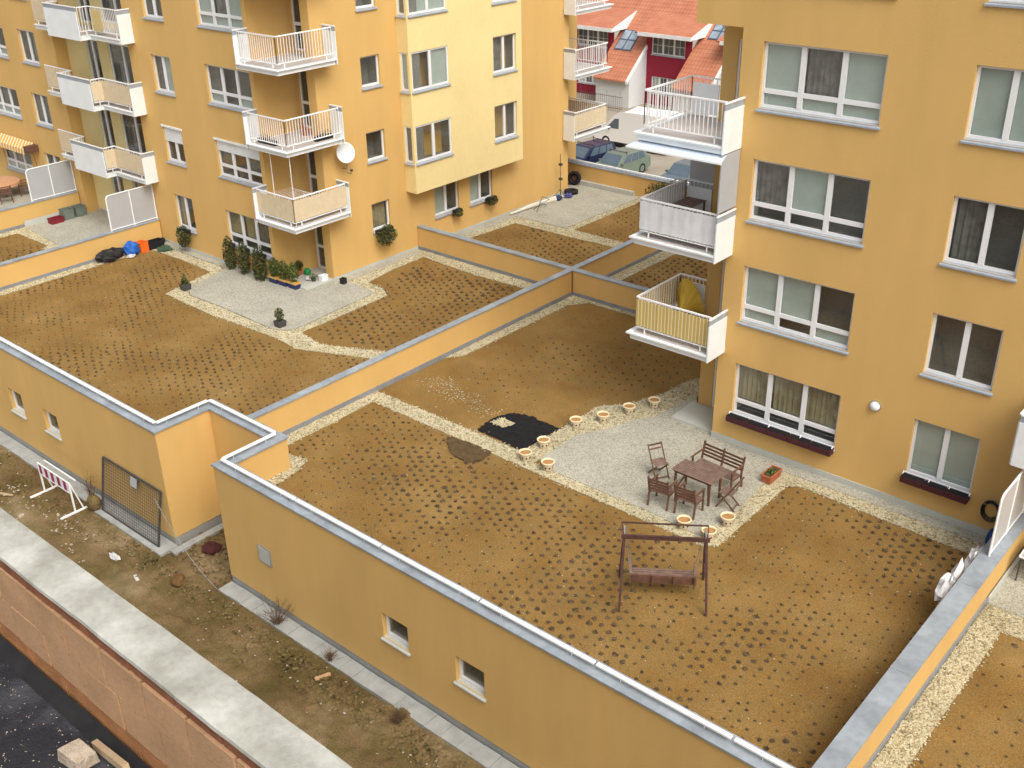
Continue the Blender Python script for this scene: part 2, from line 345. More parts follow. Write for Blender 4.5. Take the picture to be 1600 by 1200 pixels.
def railing(parent, pts, z, fabric=None, h=1.05, bars=True, fz=(.22, 1.0), fseg=None):
    """pts: list of xy; handrail, lower rail, bars; optional fabric tied outside"""
    r = MB()
    for a, b in zip(pts, pts[1:]):
        A = Vector((*a, 0)); B = Vector((*b, 0)); L = (B-A).length; d = (B-A)/L
        r.beam((A.x, A.y, z+h), (B.x, B.y, z+h), .05, .04); r.beam((A.x, A.y, z+.17), (B.x, B.y, z+.17), .03, .03)
        n = max(1, round(L/.125))
        for i in range(n+1):
            p = A+d*(L*i/n); r.beam((p.x, p.y, z+.17), (p.x, p.y, z+h), .018)
        for q in ([.12, .88] if L > 1.2 else [.5]):
            p = A+d*(L*q); r.beam((p.x, p.y, z), (p.x, p.y, z+.17), .03)
    ob = r.build('railing', m_rail, parent)
    if fabric:
        f = MB(); segs = list(zip(pts, pts[1:]))
        for i in (fseg if fseg is not None else range(len(segs))):
            a, b = segs[i]; A = Vector((*a, 0)); B = Vector((*b, 0)); d = (B-A).normalized(); n = Vector((d.y, -d.x, 0))*.028
            L = (B-A).length; k = max(4, int(L/.12)); base = len(f.v)
            for j in range(k+1):
                p = A+(B-A)*(j/k)+n*(1+.16*math.sin(j*2.3)); f.v += [(p.x, p.y, z+fz[0]), (p.x, p.y, z+fz[1]+.008*math.sin(j*1.7))]
            for j in range(k): f.f.append((base+2*j, base+2*j+2, base+2*j+3, base+2*j+1))
        f.build('fabric_screen', fabric, ob, solid=.006)
    return ob
def side_panel(parent, a, b, z0, z1, t=.035, cap=True):
    p = MB(); A = Vector((*a, 0)); B = Vector((*b, 0)); d = (B-A).normalized(); n = Vector((d.y, -d.x, 0))*t/2
    p.hexa([(*(A-n).xy, z0), (*(B-n).xy, z0), (*(B+n).xy, z0), (*(A+n).xy, z0)], [(*(A-n).xy, z1), (*(B-n).xy, z1), (*(B+n).xy, z1), (*(A+n).xy, z1)])
    o = p.build('side_panel', m_white, parent)
    if cap:
        c = MB(); c.beam((*a, z1+.075), (*b, z1+.075), .012, .145); c.build('grey_strip', m_sill, o)
        c = MB(); c.beam((*a, z1+.175), (*b, z1+.175), .05, .04); c.build('handrail', m_rail, o)
    return o
def slab(parent, pts, lip, z0, z1):
    s_ = MB(); s_.prism(pts, z0, z1-.045); o = s_.build('slab', m_white, parent)
    l = MB(); l.prism(lip, z1-.042, z1); l.build('slab_edge', m_white, o)
    cx = sum(p[0] for p in pts)/len(pts); cy = sum(p[1] for p in pts)/len(pts)
    f = MB(); f.prism([(cx+(x-cx)*.965, cy+(y-cy)*.965) for x, y in pts], z1+.001, z1+.008); f.build('floor_tiles', m_balf, o)
    return o
FH = 2.85
# ================= SETTING =================
g = MB(); g.poly((-500, -400, -2.95), (500, -400, -2.95), (500, 700, -2.95), (-500, 700, -2.95)); tag(g.build('ground', m_asph), kind='structure')

def inpoly(x, y, P):
    c = False; j = len(P)-1
    for i in range(len(P)):
        if (P[i][1] > y) != (P[j][1] > y) and x < (P[j][0]-P[i][0])*(y-P[i][1])/(P[j][1]-P[i][1])+P[i][0]: c = not c
        j = i
    return c
def sheet(name, x0, y0, x1, y1, z, m, amp=.02, cell=.2, kind='structure', fn=None, cut=None):
    nx = int((x1-x0)/cell); ny = int((y1-y0)/cell); v = []; f = []
    for j in range(ny+1):
        for i in range(nx+1):
            x = x0+(x1-x0)*i/nx; y = y0+(y1-y0)*j/ny
            h = mn.fractal(Vector((x*1.7, y*1.7, 3)), .8, 2., 4)*amp
            if fn: h += fn(x, y)
            v.append((x, y, z+h))
    for j in range(ny):
        for i in range(nx):
            if cut and cut(x0+(x1-x0)*(i+.5)/nx, y0+(y1-y0)*(j+.5)/ny): continue
            a = j*(nx+1)+i; f.append((a, a+1, a+nx+2, a+nx+1))
    b = MB(); b.v = v; b.f = f; return tag(b.build(name, m, smooth=True), kind=kind)
notch = lambda x, y: -2.9 < x < .2 and y < 2.0
sheet('soil', -1.2, .3, 16.85, 17, 0, m_soil, cut=notch)
sheet('soil', -19.1, .3, -1.4, 17, 0, m_soil, cut=notch)
sheet('soil', 17.15, -8, 30, 11, 0, m_soil)
sheet('soil', -25.9, .3, -19.2, 10.9, 0, m_soil)
sheet('soil', -40, .3, -26, 10.9, 0, m_soil)
sheet('soil', -9.5, 17.2, -1.4, 28.8, 0, m_soil)
sheet('soil', -1.2, 17.2, 8, 28.8, 0, m_soil)

# alley of mud between the podium and the unfinished wall
def mudf(x, y):
    r = mn.noise(Vector((x*.9, y*3.2, 1)))*.08+mn.noise(Vector((x*3, y*4, 5)))*.06+abs(mn.noise(Vector((x*7, y*7, 7))))*.05
    return r+.10*math.exp(-((y+2.2+.3*math.sin(x*.5))/.5)**2)-.07*math.exp(-((y+3.6+.25*math.sin(x*.4))/.35)**2)
sheet('mud', -45, -10.8, 26, -.40, -2.83, m_mud, .05, .09, fn=mudf)
pv = MB()
x = -45.
while x < 24:
    if not (-6.3 < x < -.35): pv.box(x, -.02, -2.86, x+.49, -.47-.02*rnd.random(), -2.755+rnd.uniform(-.01, .012))
    x += .5
pv.box(-6.5, -.02, -2.86, -2.6, -.62, -2.745)
pv.box(-2.6, 1.42, -2.86, -.02, 1.82, -2.77); pv.box(-2.6, -.3, -2.86, -2.35, 1.4, -2.765)
tag(pv.build('pavement', m_paving), kind='structure')
sheet('mud', -2.72, -.42, .0, 1.44, -2.86, m_mud, .05, .11, fn=lambda x, y: .05*mn.noise(Vector((x*3, y*3, 2))))

# patios (washed concrete), gravel borders
def flat(name, m, polys, z0=-.05, z1=.045):
    b = MB()
    for P in polys: b.prism(P, z0, z1)
    return tag(b.build(name, m), kind='structure')
PR = [(6.83, 12.82), (6.66, 12.1), (6.58, 10.99), (6.18, 10.31), (5.93, 9.46), (5.43, 8.58), (5.46, 6.89), (5.9, 6.62), (9.0, 6.65), (10.9, 6.54), (10.98, 7.32), (11.02, 8.21), (10.9, 9.49), (10.95, 10.57), (16.8, 10.62), (16.8, 11.0), (8.5, 11.0), (8.5, 12.39), (7.17, 12.39)]
PL = [(-9.5, 12.28), (-9.5, 16.9), (-9.06, 16.9), (-9.02, 12.6), (-7.64, 12.46), (-7.3, 12.31), (-7.14, 10.08), (-7.01, 8.56), (-7.15, 8.09), (-7.69, 7.8), (-10.67, 7.89), (-12.76, 7.83), (-13.44, 8.29), (-14.0, 10.3), (-14.3, 10.45), (-18.9, 10.4), (-18.9, 10.78), (-11.1, 10.78), (-11.1, 12.28)]
PFAR = [(-9.5, 17.3), (-9.05, 17.3), (-9.02, 22.8), (-6.2, 22.9), (-6.17, 28.7), (-11.5, 28.7), (-11.5, 27.3), (-9.5, 27.3)]
P2 = [(-25.8, 7.9), (-22.4, 7.6), (-19.35, 7.8), (-19.35, 11.3), (-25.8, 11.3)]
P3 = [(-40, 7.0), (-26.1, 7.0), (-26.1, 10.78), (-40, 10.78)]
P4 = [(17.24, 8.4), (26, 8.4), (26, 11), (17.24, 11)]
for P in (PR, PL, PFAR, P2, P3, P4): flat('patio', m_patio, [P])
G = [
 [(-1.2, 6.33), (5.3, 6.30), (5.46, 6.85), (4.9, 6.9), (-1.2, 6.87)],
 [(4.74, 6.80), (4.83, 8.58), (4.86, 10.43), (5.48, 11.14), (5.96, 12.46), (6.0, 13.3), (6.19, 13.95), (7.1, 13.9), (6.83, 12.82), (6.66, 12.1), (6.58, 10.99), (6.18, 10.31), (5.93, 9.46), (5.43, 8.58), (5.46, 6.80)],
 [(5.2, 6.28), (11.1, 6.26), (11.42, 6.5), (11.42, 10.0), (11.7, 10.2), (16.75, 10.02), (16.75, 10.66), (10.9, 10.6), (10.88, 9.4), (11.0, 8.2), (10.96, 7.3), (10.9, 6.56), (9, 6.67), (5.3, 6.66)],
 [(-1.2, 2.25), (-.74, 2.25), (-.72, 4.7), (-.8, 6.4), (-1.2, 6.4)],
 [(-1.2, 10.0), (-.82, 10.5), (-.76, 16.1), (-.3, 16.75), (2.5, 16.8), (2.5, 16.97), (-1.2, 16.97)],
 [(.36, .5), (.85, .7), (.72, 1.37), (.64, 2.1), (.35, 2.75), (-.25, 2.6), (-.25, 2.2), (.36, 2.2)],
 [(-19.05, 9.82), (-15.94, 9.93), (-14.2, 9.83), (-13.97, 8.74), (-13.65, 7.35), (-12.61, 7.28), (-10.73, 7.22), (-8.05, 7.37), (-6.85, 7.42), (-5.7, 7.3), (-3.2, 8.34), (-1.47, 9.0), (-1.47, 9.8), (-3.22, 8.99), (-5.33, 8.03), (-6.66, 8.27), (-6.67, 9.92), (-6.76, 12.58), (-7.53, 12.96), (-8.33, 13.02), (-8.61, 14.57), (-8.63, 16.43), (-5.61, 16.25), (-3.23, 16.36), (-1.47, 16.5), (-1.47, 16.97), (-9.08, 16.97), (-9.06, 12.62), (-7.64, 12.50), (-7.27, 12.35), (-7.10, 10.08), (-6.97, 8.56), (-7.11, 8.05), (-7.69, 7.76), (-10.67, 7.85), (-12.76, 7.79), (-13.48, 8.27), (-14.04, 10.28), (-14.3, 10.41), (-19.05, 10.38)],
 [(-19.05, .4), (-18.6, .4), (-18.56, 8.5), (-18.4, 9.85), (-19.05, 9.85)],
 [(-9.05, 17.3), (-8.7, 17.3), (-8.68, 19.6), (-8.46, 22.1), (-5.9, 22.12), (-1.47, 22.3), (-1.47, 22.95), (-5.8, 22.95), (-5.8, 28.7), (-6.15, 28.7), (-6.18, 22.88), (-9.05, 22.78)],
 [(-1.2, 17.3), (-.7, 17.3), (-.6, 23.6), (7, 23.6), (7, 24.2), (-1.2, 24.2)],
 [(-25.8, 7.25), (-22.6, 7.3), (-22.4, 6.95), (-19.35, 7.1), (-19.35, 7.8), (-22.4, 7.6), (-25.8, 7.9)],
 [(-25.8, .4), (-25.3, .4), (-25.3, 7.3), (-25.8, 7.3)],
 [(17.24, -8), (17.72, -8), (17.8, 7.65), (26, 7.75), (26, 8.4), (17.24, 8.4)],
]
gb = MB()
for P in G: gb.prism(P, -.04, .022)
tag(gb.build('gravel_bed', m_gravb), kind='structure')
def pebbles(name, polys, dens, r0=.016, r1=.034, jit=.05, z=.026, m=None, lim=None, seed=3):
    rr = random.Random(seed); b = MB()
    V = b.v; Fc = b.f
    for P in polys:
        xs = [p[0] for p in P]; ys = [p[1] for p in P]; A = (max(xs)-min(xs))*(max(ys)-min(ys))
        for _ in range(int(A*dens)):
            x = rr.uniform(min(xs), max(xs)); y = rr.uniform(min(ys), max(ys))
            if not inpoly(x, y, P): continue
            x += rr.gauss(0, jit); y += rr.gauss(0, jit)
            r = rr.uniform(r0, r1); n = len(V); a = rr.uniform(0, 6.28); c = math.cos(a)*r; s_ = math.sin(a)*r; e = rr.uniform(.55, 1); h = r*rr.uniform(.4, .75)
            V += [(x+c, y+s_, z), (x-s_*e, y+c*e, z), (x-c, y-s_, z), (x+s_*e, y-c*e, z), (x+rr.gauss(0, r*.2), y+rr.gauss(0, r*.2), z+h), (x, y, z-h)]
            for i in range(4): j = (i+1) % 4; Fc.append((n+i, n+j, n+4)); Fc.append((n+j, n+i, n+5))
    return tag(b.build(name, m or m_pebble), kind='stuff')
pebbles('gravel', G[:6]+[G[12]], 900); pebbles('gravel', G[6:8], 800, .018, .036, seed=4); pebbles('gravel', G[8:12], 420, .022, .04, seed=5)
pebbles('loose_stones', [[(-1, .4), (16.7, .4), (16.7, 10), (-1, 10)], [(-19, .4), (-1.5, .4), (-1.5, 16.9), (-19, 16.9)]], 3.2, .010, .024, 0, .014, seed=6)
pebbles('loose_stones', [[(-.6, 8.5), (-.1, 8.0), (2.6, 7.85), (2.9, 8.3), (1.0, 8.7), (-.3, 9.0)]], 170, .012, .026, .12, .014, seed=8)
pebbles('rubble', [[(-14, -6), (18, -9), (18, -.5), (-14, -.5)]], 4.5, .012, .045, 0, -2.77, m_stone, seed=9)
pebbles('rubble', [[(-10.5, -3.4), (-3.5, -3), (-3.6, -1.2), (-10, -1.4)]], 22, .015, .06, .1, -2.77, m_stone, seed=10)
# special patches of soil
def blob(name, P, z, m, amp, cell=.06, fade=.10):
    xs = [p[0] for p in P]; ys = [p[1] for p in P]; b = MB(); idx = {}
    nx = int((max(xs)-min(xs)+.4)/cell); ny = int((max(ys)-min(ys)+.4)/cell)
    for j in range(ny):
        for i in range(nx):
            x = min(xs)-.2+i*cell; y = min(ys)-.2+j*cell; wob = .05*mn.noise(Vector((x*6, y*6, 0)))
            if inpoly(x+wob, y+wob, P):
                q = []
                for (ii, jj) in ((i, j), (i+1, j), (i+1, j+1), (i, j+1)):
                    if (ii, jj) not in idx:
                        X = min(xs)-.2+ii*cell; Y = min(ys)-.2+jj*cell; idx[(ii, jj)] = len(b.v)
                        b.v.append((X, Y, z+amp*(.5+mn.noise(Vector((X*9, Y*9, 2))))))
                    q.append(idx[(ii, jj)])
                b.f.append(tuple(q))
    return tag(b.build(name, m, smooth=True), kind='structure')
blob('black_soil', [(2.88, 7.0), (2.82, 7.7), (2.87, 8.1), (3.07, 8.46), (3.67, 8.64), (4.4, 8.57), (4.81, 8.61), (4.72, 6.9)], .016, m_bsoil, .03)
blob('gravel_patch', [(2.96, 7.56), (3.08, 8.01), (3.56, 7.95), (3.49, 7.54)], .05, m_gravb, .01)
pebbles('gravel', [[(2.96, 7.56), (3.08, 8.01), (3.56, 7.95), (3.49, 7.54)]], 1100, .014, .028, .02, .062, seed=11)
blob('turned_soil', [(2.5, 6.2), (3.3, 6.3), (4.15, 6.28), (4.18, 5.75), (4.0, 5.5), (3.5, 5.45), (3.08, 5.65), (2.75, 5.9)], .014, m_brsoil, .05)

# ground-cover plant plugs: nearest ones are individuals, the rest one object
def plug_geo(b, x, y, s, rr):
    n = len(b.v); k = 9
    b.v.append((x, y, .008+s*.15))
    for ring, (q, h) in enumerate(((.55, .13), (1, .0))):
        for i in range(k):
            a = 6.283*i/k+rr.random()*.3; r = s*.5*q*rr.uniform(.65, 1.25); b.v.append((x+r*math.cos(a)*1.1, y+r*math.sin(a), .004+s*h*rr.uniform(.6, 1.3)))
    for i in range(k):
        j = (i+1) % k; b.f.append((n, n+1+i, n+1+j)); b.f.append((n+1+i, n+1+k+i, n+1+k+j, n+1+j))
    for i in range(4):
        a = rr.uniform(0, 6.28); r = s*.55*rr.uniform(.5, 1.15); c, q = math.cos(a), math.sin(a); w = s*.12; m_ = len(b.v)
        b.v += [(x+c*r*.2-q*w, y+q*r*.2+c*w, .02+s*.1), (x+c*r*.2+q*w, y+q*r*.2-c*w, .02+s*.1), (x+c*r, y+q*r, .015+s*rr.uniform(.1, .6))]; b.f.append((m_, m_+1, m_+2))
GB = [(P) for P in G]+[PR, PL, PFAR, P2, P3, P4]
def plugs_in(poly, sx, sy, rot, s0, thr, seed, off=0):
    rr = random.Random(seed); out = []; xs = [p[0] for p in poly]; ys = [p[1] for p in poly]; cx, cy = sum(xs)/len(xs), sum(ys)/len(ys)
    R = max(max(xs)-min(xs), max(ys)-min(ys)); c, s_ = math.cos(rot), math.sin(rot); n = int(R/sx)+2; k = int(R/sy)+2
    for j in range(-k, k):
        for i in range(-n, n):
            u = (i+.5*(j % 2))*sx+rr.gauss(0, .025); v = j*sy+rr.gauss(0, .022); x = cx+u*c-v*s_; y = cy+u*s_+v*c
            if not inpoly(x, y, poly) or (-3.2 < x < .5 and y < 2.3) or any(inpoly(x, y, P) for P in GB): continue
            q = mn.noise(Vector((x*.35, y*.35, seed+off)))+.35*mn.noise(Vector((x*1.3, y*1.3, seed)))
            if rr.random() < (.30 if q < thr else .06): continue
            out.append((x, y, s0*(.55+.65*max(0, min(1, .45+q*1.5)))*rr.uniform(.8, 1.15)))
    return out
pl = plugs_in([(-.6, .5), (16.6, .5), (16.6, 10), (11.5, 10), (11.5, 6.2), (-.6, 6.2)], .29, .245, .62, .115, -.02, 1)
pl += plugs_in([(-18.4, .5), (-1.7, .5), (-1.7, 9), (-6, 7), (-14, 7.2), (-14.3, 9.7), (-18.4, 9.7)], .30, .26, .60, .105, -.02, 12)
pl += plugs_in([(-8.4, 16.1), (-1.8, 16.1), (-1.8, 9.6), (-6.2, 8.4)], .34, .30, .60, .15, -.3, 3)
pl += plugs_in([(-8.3, 17.4), (-1.7, 17.4), (-1.7, 22), (-8.3, 22)], .36, .32, .6, .12, -.2, 4)
pl += plugs_in([(-5.6, 23), (-1.7, 23), (-1.7, 28), (-5.6, 28)], .36, .32, .6, .12, -.2, 5)
pl += plugs_in([(-.5, 17.5), (7, 17.5), (7, 23.4), (-.5, 23.4)], .34, .30, .6, .16, -.6, 6)
pl += plugs_in([(17.9, -7), (26, -7), (26, 7.5), (17.9, 7.5)], .36, .32, .6, .14, -.3, 7)
pl += plugs_in([(-25.2, .5), (-19.5, .5), (-19.5, 7), (-25.2, 7)], .34, .30, .6, .15, -.5, 8)
pl += [(x, y, s*.8) for x, y, s in plugs_in([(.2, 9.2), (4.6, 9), (5, 11.5), (7, 16), (.2, 16)], .4, .38, .5, .09, .05, 9)]
cl = cam.location
pl.sort(key=lambda p: -p[2]/math.dist((p[0], p[1], 0), cl))
vis = [p for p in pl if -2 < p[0] < 16.9 and .8 < p[1] < 10]; near = set(vis[:300])
pb = MB(); rr = random.Random(5)
protos = []
for i in range(6):
    b = MB(); plug_geo(b, 0, 0, 1, random.Random(i)); me_o = b.build('ground_cover_plant', m_plug, origin=(0, 0, 0)); protos.append(me_o.data); bpy.data.objects.remove(me_o)
for p in pl:
    if p in near:
        o = bpy.data.objects.new('ground_cover_plant', protos[rr.randrange(6)]); COL.objects.link(o); o.location = (p[0], p[1], .002); o.scale = (p[2],)*3; o.rotation_euler = (0, 0, rr.uniform(0, 6.28))
        tag(o, 'small dark brown ground cover plant in the ochre soil around the swing', 'plant', 'ground cover plants dotted in rows over the soil')
    else: plug_geo(pb, p[0], p[1], p[2], rr)
tag(pb.build('ground_cover', m_plug), kind='stuff')
# ================= PODIUM WITH THE ROOF GARDENS =================
H = 1.03
pod = thing('podium_building', 'long single storey ochre podium carrying roof gardens, with grey coping and a notch in front', 'building', (0, 0, -2.9))
fy = F('y', 0.0); wins = [(6.28, 7.14, -1.35, -.62), (8.66, 9.52, -1.33, -.60)]; winl = [(-11.95, -11.05, -1.38, -.55), (-9.66, -8.75, -1.36, -.58)]
b = MB()
wall_face(b, fy, 0, 32, -2.55, .985, wins, .25); wall_face(b, fy, -46, -2.73, -2.55, .985, winl+[(1.6, 2.06, -1.32, -.82)][:0], .25)
fx = F('x', -2.73); wall_face(b, fx, 0, 1.8, -2.55, .985); fn_ = F('y', 1.8); wall_face(b, fn_, -2.73, 0, -2.55, .985); b.poly((0, 0, -2.55), (0, 1.8, -2.55), (0, 1.8, .985), (0, 0, .985))
# inner faces and ends of the parapets
b.poly((.36, .36, -.1), (32, .36, -.1), (32, .36, .985), (.36, .36, .985)); b.poly((-46, .36, -.1), (-3.09, .36, -.1), (-3.09, .36, .985), (-46, .36, .985))
b.poly((.36, .36, -.1), (.36, 2.16, -.1), (.36, 2.16, .985), (.36, .36, .985)); b.poly((-3.09, 2.16, -.1), (.36, 2.16, -.1), (.36, 2.16, .985), (-3.09, 2.16, .985)); b.poly((-3.09, .36, -.1), (-3.09, 2.16, -.1), (-3.09, 2.16, .985), (-3.09, .36, .985))
b.build('front_wall', m_wall, pod)
b = MB(); b.box(-46, 28.7, -2.9, 8.5, 29.0, .985); b.build('rear_wall', m_wall, pod)
b = MB(); b.box(-46, 2.2, -.3, 32, 28.69, -.10); b.box(-46, .37, -.3, -3.1, 2.19, -.10); b.box(.37, .37, -.3, 32, 2.19, -.10); b.build('roof_slab', m_memb, pod)
b = MB(); b.box(0, .02, -2.9, 32, .3, -2.552); b.box(-46, .02, -2.9, -2.75, .3, -2.552); b.box(-3.0, .3, -2.9, -2.75, 1.82, -2.552); b.box(-2.75, 1.82, -2.9, .02, 2.0, -2.552); b.box(.02, .3, -2.9, .3, 1.82, -2.552); b.build('plinth', m_plinth, pod)
c = MB()
def cop(x0, y0, x1, y1, z=H, L=3.05, mb=None, over=0.0):
    mb = mb or c
    if x1-x0 > y1-y0:
        n = max(1, round((x1-x0)/L))
        for i in range(n):
            mb.box(x0+(x1-x0)*i/n+.006*(i > 0), y0, z-.045, x0+(x1-x0)*(i+1)/n-.006*(i < n-1), y1, z)
            if i: q = x0+(x1-x0)*i/n; mb.box(q-.045, y0-.004, z+.001, q+.045, y1+.004, z+.006)
    else:
        n = max(1, round((y1-y0)/L))
        for i in range(n):
            mb.box(x0, y0+(y1-y0)*i/n+.006*(i > 0), z-.045, x1, y0+(y1-y0)*(i+1)/n-.006*(i < n-1), z)
            if i: q = y0+(y1-y0)*i/n; mb.box(x0-.004, q-.045, z+.001, x1+.004, q+.045, z+.006)
cop(-.04, -.04, 32, .40); cop(-46, -.04, -2.69, .40); cop(-3.13, .402, -2.69, 1.758); cop(-3.13, 1.76, .402, 2.20); cop(-.04, .402, .40, 1.758)
c.build('coping', m_cop, pod); c = MB(); cop(-46, 28.66, 8.5, 29.05); c.build('coping', m_cop, pod)
def rail_seg(a, b_):
    r = MB(); r.beam((*a, 1.16), (*b_, 1.16), .095, .04)
    A = Vector(a); B = Vector(b_); n = max(2, round((B-A).length/1.5))
    for i in range(n):
        p = A+(B-A)*((i+.3)/(n-.4)); r.beam((p.x, p.y, H), (p.x, p.y, 1.14), .012)
    r.build('guard_rail', m_rail, pod)
x = .14
while x < 26: rail_seg((x+.03, .18), (x+3.02, .18)); x += 3.06
x = -2.95
while x > -22: rail_seg((x-.03, .18), (x-3.02, .18)); x -= 3.06
rail_seg((-2.93, .22), (-2.93, 1.9)); rail_seg((-2.9, 1.96), (.1, 1.96)); rail_seg((.16, .22), (.16, 1.93))
x = -10.9
while x < 6: rail_seg((x+.03, 28.8), (x+3.02, 28.8)); x += 3.06
for w in wins: window(pod, fy, *w, cols=1, st='d', inset=.12, sillmat=m_upst)
for w in winl: window(pod, fy, *w, cols=1, st='d', inset=.12, sillmat=m_upst)
b = MB(); fy.box(b, 1.54, 2.06, .003, .03, -1.32, -.80); o = b.build('vent_grille', m_steel, pod)
b = MB()
for i in range(14): fy.box(b, 1.57, 2.03, .032, .042, -1.29+i*.034, -1.275+i*.034)
b.build('louvre', m_upst, o)
b = MB(); b.box(-9.8, 28.5, -.05, -6.5, 28.69, .26); b.build('concrete_upstand', m_upst, pod)

def garden_wall(label, x0, y0, x1, y1, basez=.16, skip=None):
    t = thing('garden_wall', label, 'wall', ((x0+x1)/2, (y0+y1)/2, -.1), 'dividing walls between the roof gardens')
    b = MB(); i = .03; horiz = x1-x0 > y1-y0
    if horiz: b.box(x0, y0+i, -.1, x1, y1-i, .985)
    else: b.box(x0+i, y0, -.1, x1-i, y1, .985)
    b.build('wall_body', m_wall, t); c = MB(); cop(x0, y0, x1, y1, mb=c); c.build('coping', m_cop, t)
    u = MB()
    if horiz: u.box(x0, y0+i-.035, -.1, x1, y0+i-.003, basez)
    else: u.box(x1-i+.003, y0, -.1, x1-i+.035, y1, basez)
    u.build('base_strip', m_memb, t); return t
garden_wall('long ochre garden wall running from the podium notch to the crossing of the walls', -1.48, 2.20, -1.22, 16.95)
garden_wall('ochre garden wall continuing past the crossing behind the corner balconies', -1.48, 17.25, -1.22, 28.65)
garden_wall('ochre garden wall from the left apartment block to the crossing', -9.48, 16.96, -1.49, 17.24)
garden_wall('ochre garden wall from the crossing towards the right apartment block', -1.21, 16.96, 8.3, 17.24)
garden_wall('thick ochre garden wall at the right edge of the garden with the swing', 16.77, .41, 17.22, 10.95)
garden_wall('ochre garden wall topped by the nearer grey privacy screen on the left', -19.34, .41, -19.05, 10.75)
garden_wall('ochre garden wall topped by the farther grey privacy screen on the far left', -26.1, .41, -25.83, 10.75)
m = MB(); m.box(-1.50, 16.94, .985, -1.2, 17.26, H+.006)
m.build('wall_joint_cap', m_cop, bpy.data.objects['garden_wall'])

# ================= RIGHT APARTMENT BLOCK =================
TOP = 17.6
RB = thing('apartment_building', 'ochre apartment block on the right with wide white windows and three corner balconies', 'building', (18, 17, -.1))
fr = F('y', 11.0); holes = []; specs = []
stL = [('sss', 'ddd'), ('bbd', 'bdb'), ('cbd', 'ddd'), ('bcb', 'bbb'), ('dbd', 'bbb')]
stR = ['bb', 'dd', 'cd', 'bb', 'dd']
for k in range(5):
    z = FH*k
    a = (9.07, 12.16, .99+z, 2.57+z); c_ = (14.10, 15.73, .99+z, 2.57+z); d_ = (20.5, 22.1, .99+z, 2.57+z)
    holes += [a, c_, d_]; specs += [(a, 3, .36, *stL[k]), (c_, 2, 0, stR[k], ''), (d_, 2, 0, 'db', '')]
b = MB(); wall_face(b, fr, 8.5, 30, .22, TOP, holes, .2); wall_face(b, fr, 7.17, 8.5, 11.39, TOP)
wall_face(b, F('y', 12.4), 7.17, 8.5, -.05, 11.39, [(7.62, 8.42, .12+FH*k, 2.3+FH*k) for k in range(4)], .12)
b.poly((7.17, 11, 11.39), (8.5, 11, 11.39), (8.5, 12.4, 11.39), (7.17, 12.4, 11.39)); b.poly((8.5, 11, -.1), (8.5, 12.4, -.1), (8.5, 12.4, 11.39), (8.5, 11, 11.39))
b.poly((7.17, 12.4, -.1), (7.17, 24, -.1), (7.17, 24, TOP), (7.17, 12.4, TOP)); b.poly((7.17, 11, 11.39), (7.17, 12.4, 11.39), (7.17, 12.4, TOP), (7.17, 11, TOP))
b.poly((7.17, 24, -.1), (30, 24, -.1), (30, 24, TOP), (7.17, 24, TOP)); b.poly((30, 11, -.1), (30, 24, -.1), (30, 24, TOP), (30, 11, TOP)); b.poly((7.17, 11, TOP), (30, 11, TOP), (30, 24, TOP), (7.17, 24, TOP))
b.build('wall', m_wall, RB)
b = MB(); b.box(8.5, 10.965, -.1, 30, 11.0, .217); b.build('plinth', m_upst, RB)
for (w, cols, low, s1, s2) in specs: window(RB, fr, *w, cols=cols, low=low, st=s1, lowst=s2)
for k in range(4): window(RB, F('y', 12.4), 7.62, 8.42, .12+FH*k, 2.3+FH*k, cols=1, st='d', sill=False, inset=.03, name='balcony_door')
b = MB(); b.box(7.0, 11.15, -.04, 8.48, 12.38, .11); b.build('door_step', m_upst, RB)
for k in (1, 2, 3):
    z0 = 2.79+FH*(k-1); z1 = z0+.20
    bal = MB(); bal.box(7.17, 11.02, z0+.01, 8.48, 12.39, z1-.01); bal = bal.build('balcony', m_white, RB)
    slab(bal, [(6.12, 10.14), (8.64, 10.14), (8.64, 10.99), (8.49, 11.0), (8.49, 12.36), (7.15, 12.36), (7.15, 12.62), (6.12, 12.62)],
         [(6.02, 10.06), (8.64, 10.06), (8.64, 10.99), (8.49, 11.0), (8.49, 12.37), (7.16, 12.37), (7.16, 12.66), (6.02, 12.66)], z0, z1)
    side_panel(bal, (8.68, 10.08), (8.68, 10.995), z0, z0+1.08)
    fab = {1: m_ystripe, 2: m_fabric_w, 3: None}[k]
    railing(bal, [(7.14, 12.5), (6.24, 12.5), (6.24, 10.25), (8.64, 10.25)], z1, fabric=fab, h=1.06, fseg=[1, 2] if fab else None)
    side_panel(bal, (6.32, 12.44), (7.12, 12.44), z1+.12, z1+.92, cap=False)
b = MB(); b.box(8.655, 10.1, 6.98, 8.69, 10.98, 8.46); b.build('screen', m_frost, RB)
b = MB(); b.box(6.32, 12.52, 5.9, 7.14, 12.54, 8.45); b.build('rear_screen', m_frost, RB)
# balcony of the next bay on the right, cut by the frame
bal = MB(); bal.box(16.78, 9.9, 2.82, 19.9, 10.98, 2.98); bal = bal.build('balcony', m_white, RB)
side_panel(bal, (16.74, 9.85), (18.0, 9.85), 2.8, 3.9); side_panel(bal, (16.72, 9.87), (16.72, 10.98), 2.8, 3.9); railing(bal, [(18.02, 9.9), (19.9, 9.9), (19.9, 10.98)], 3.0, m_fabric_b)

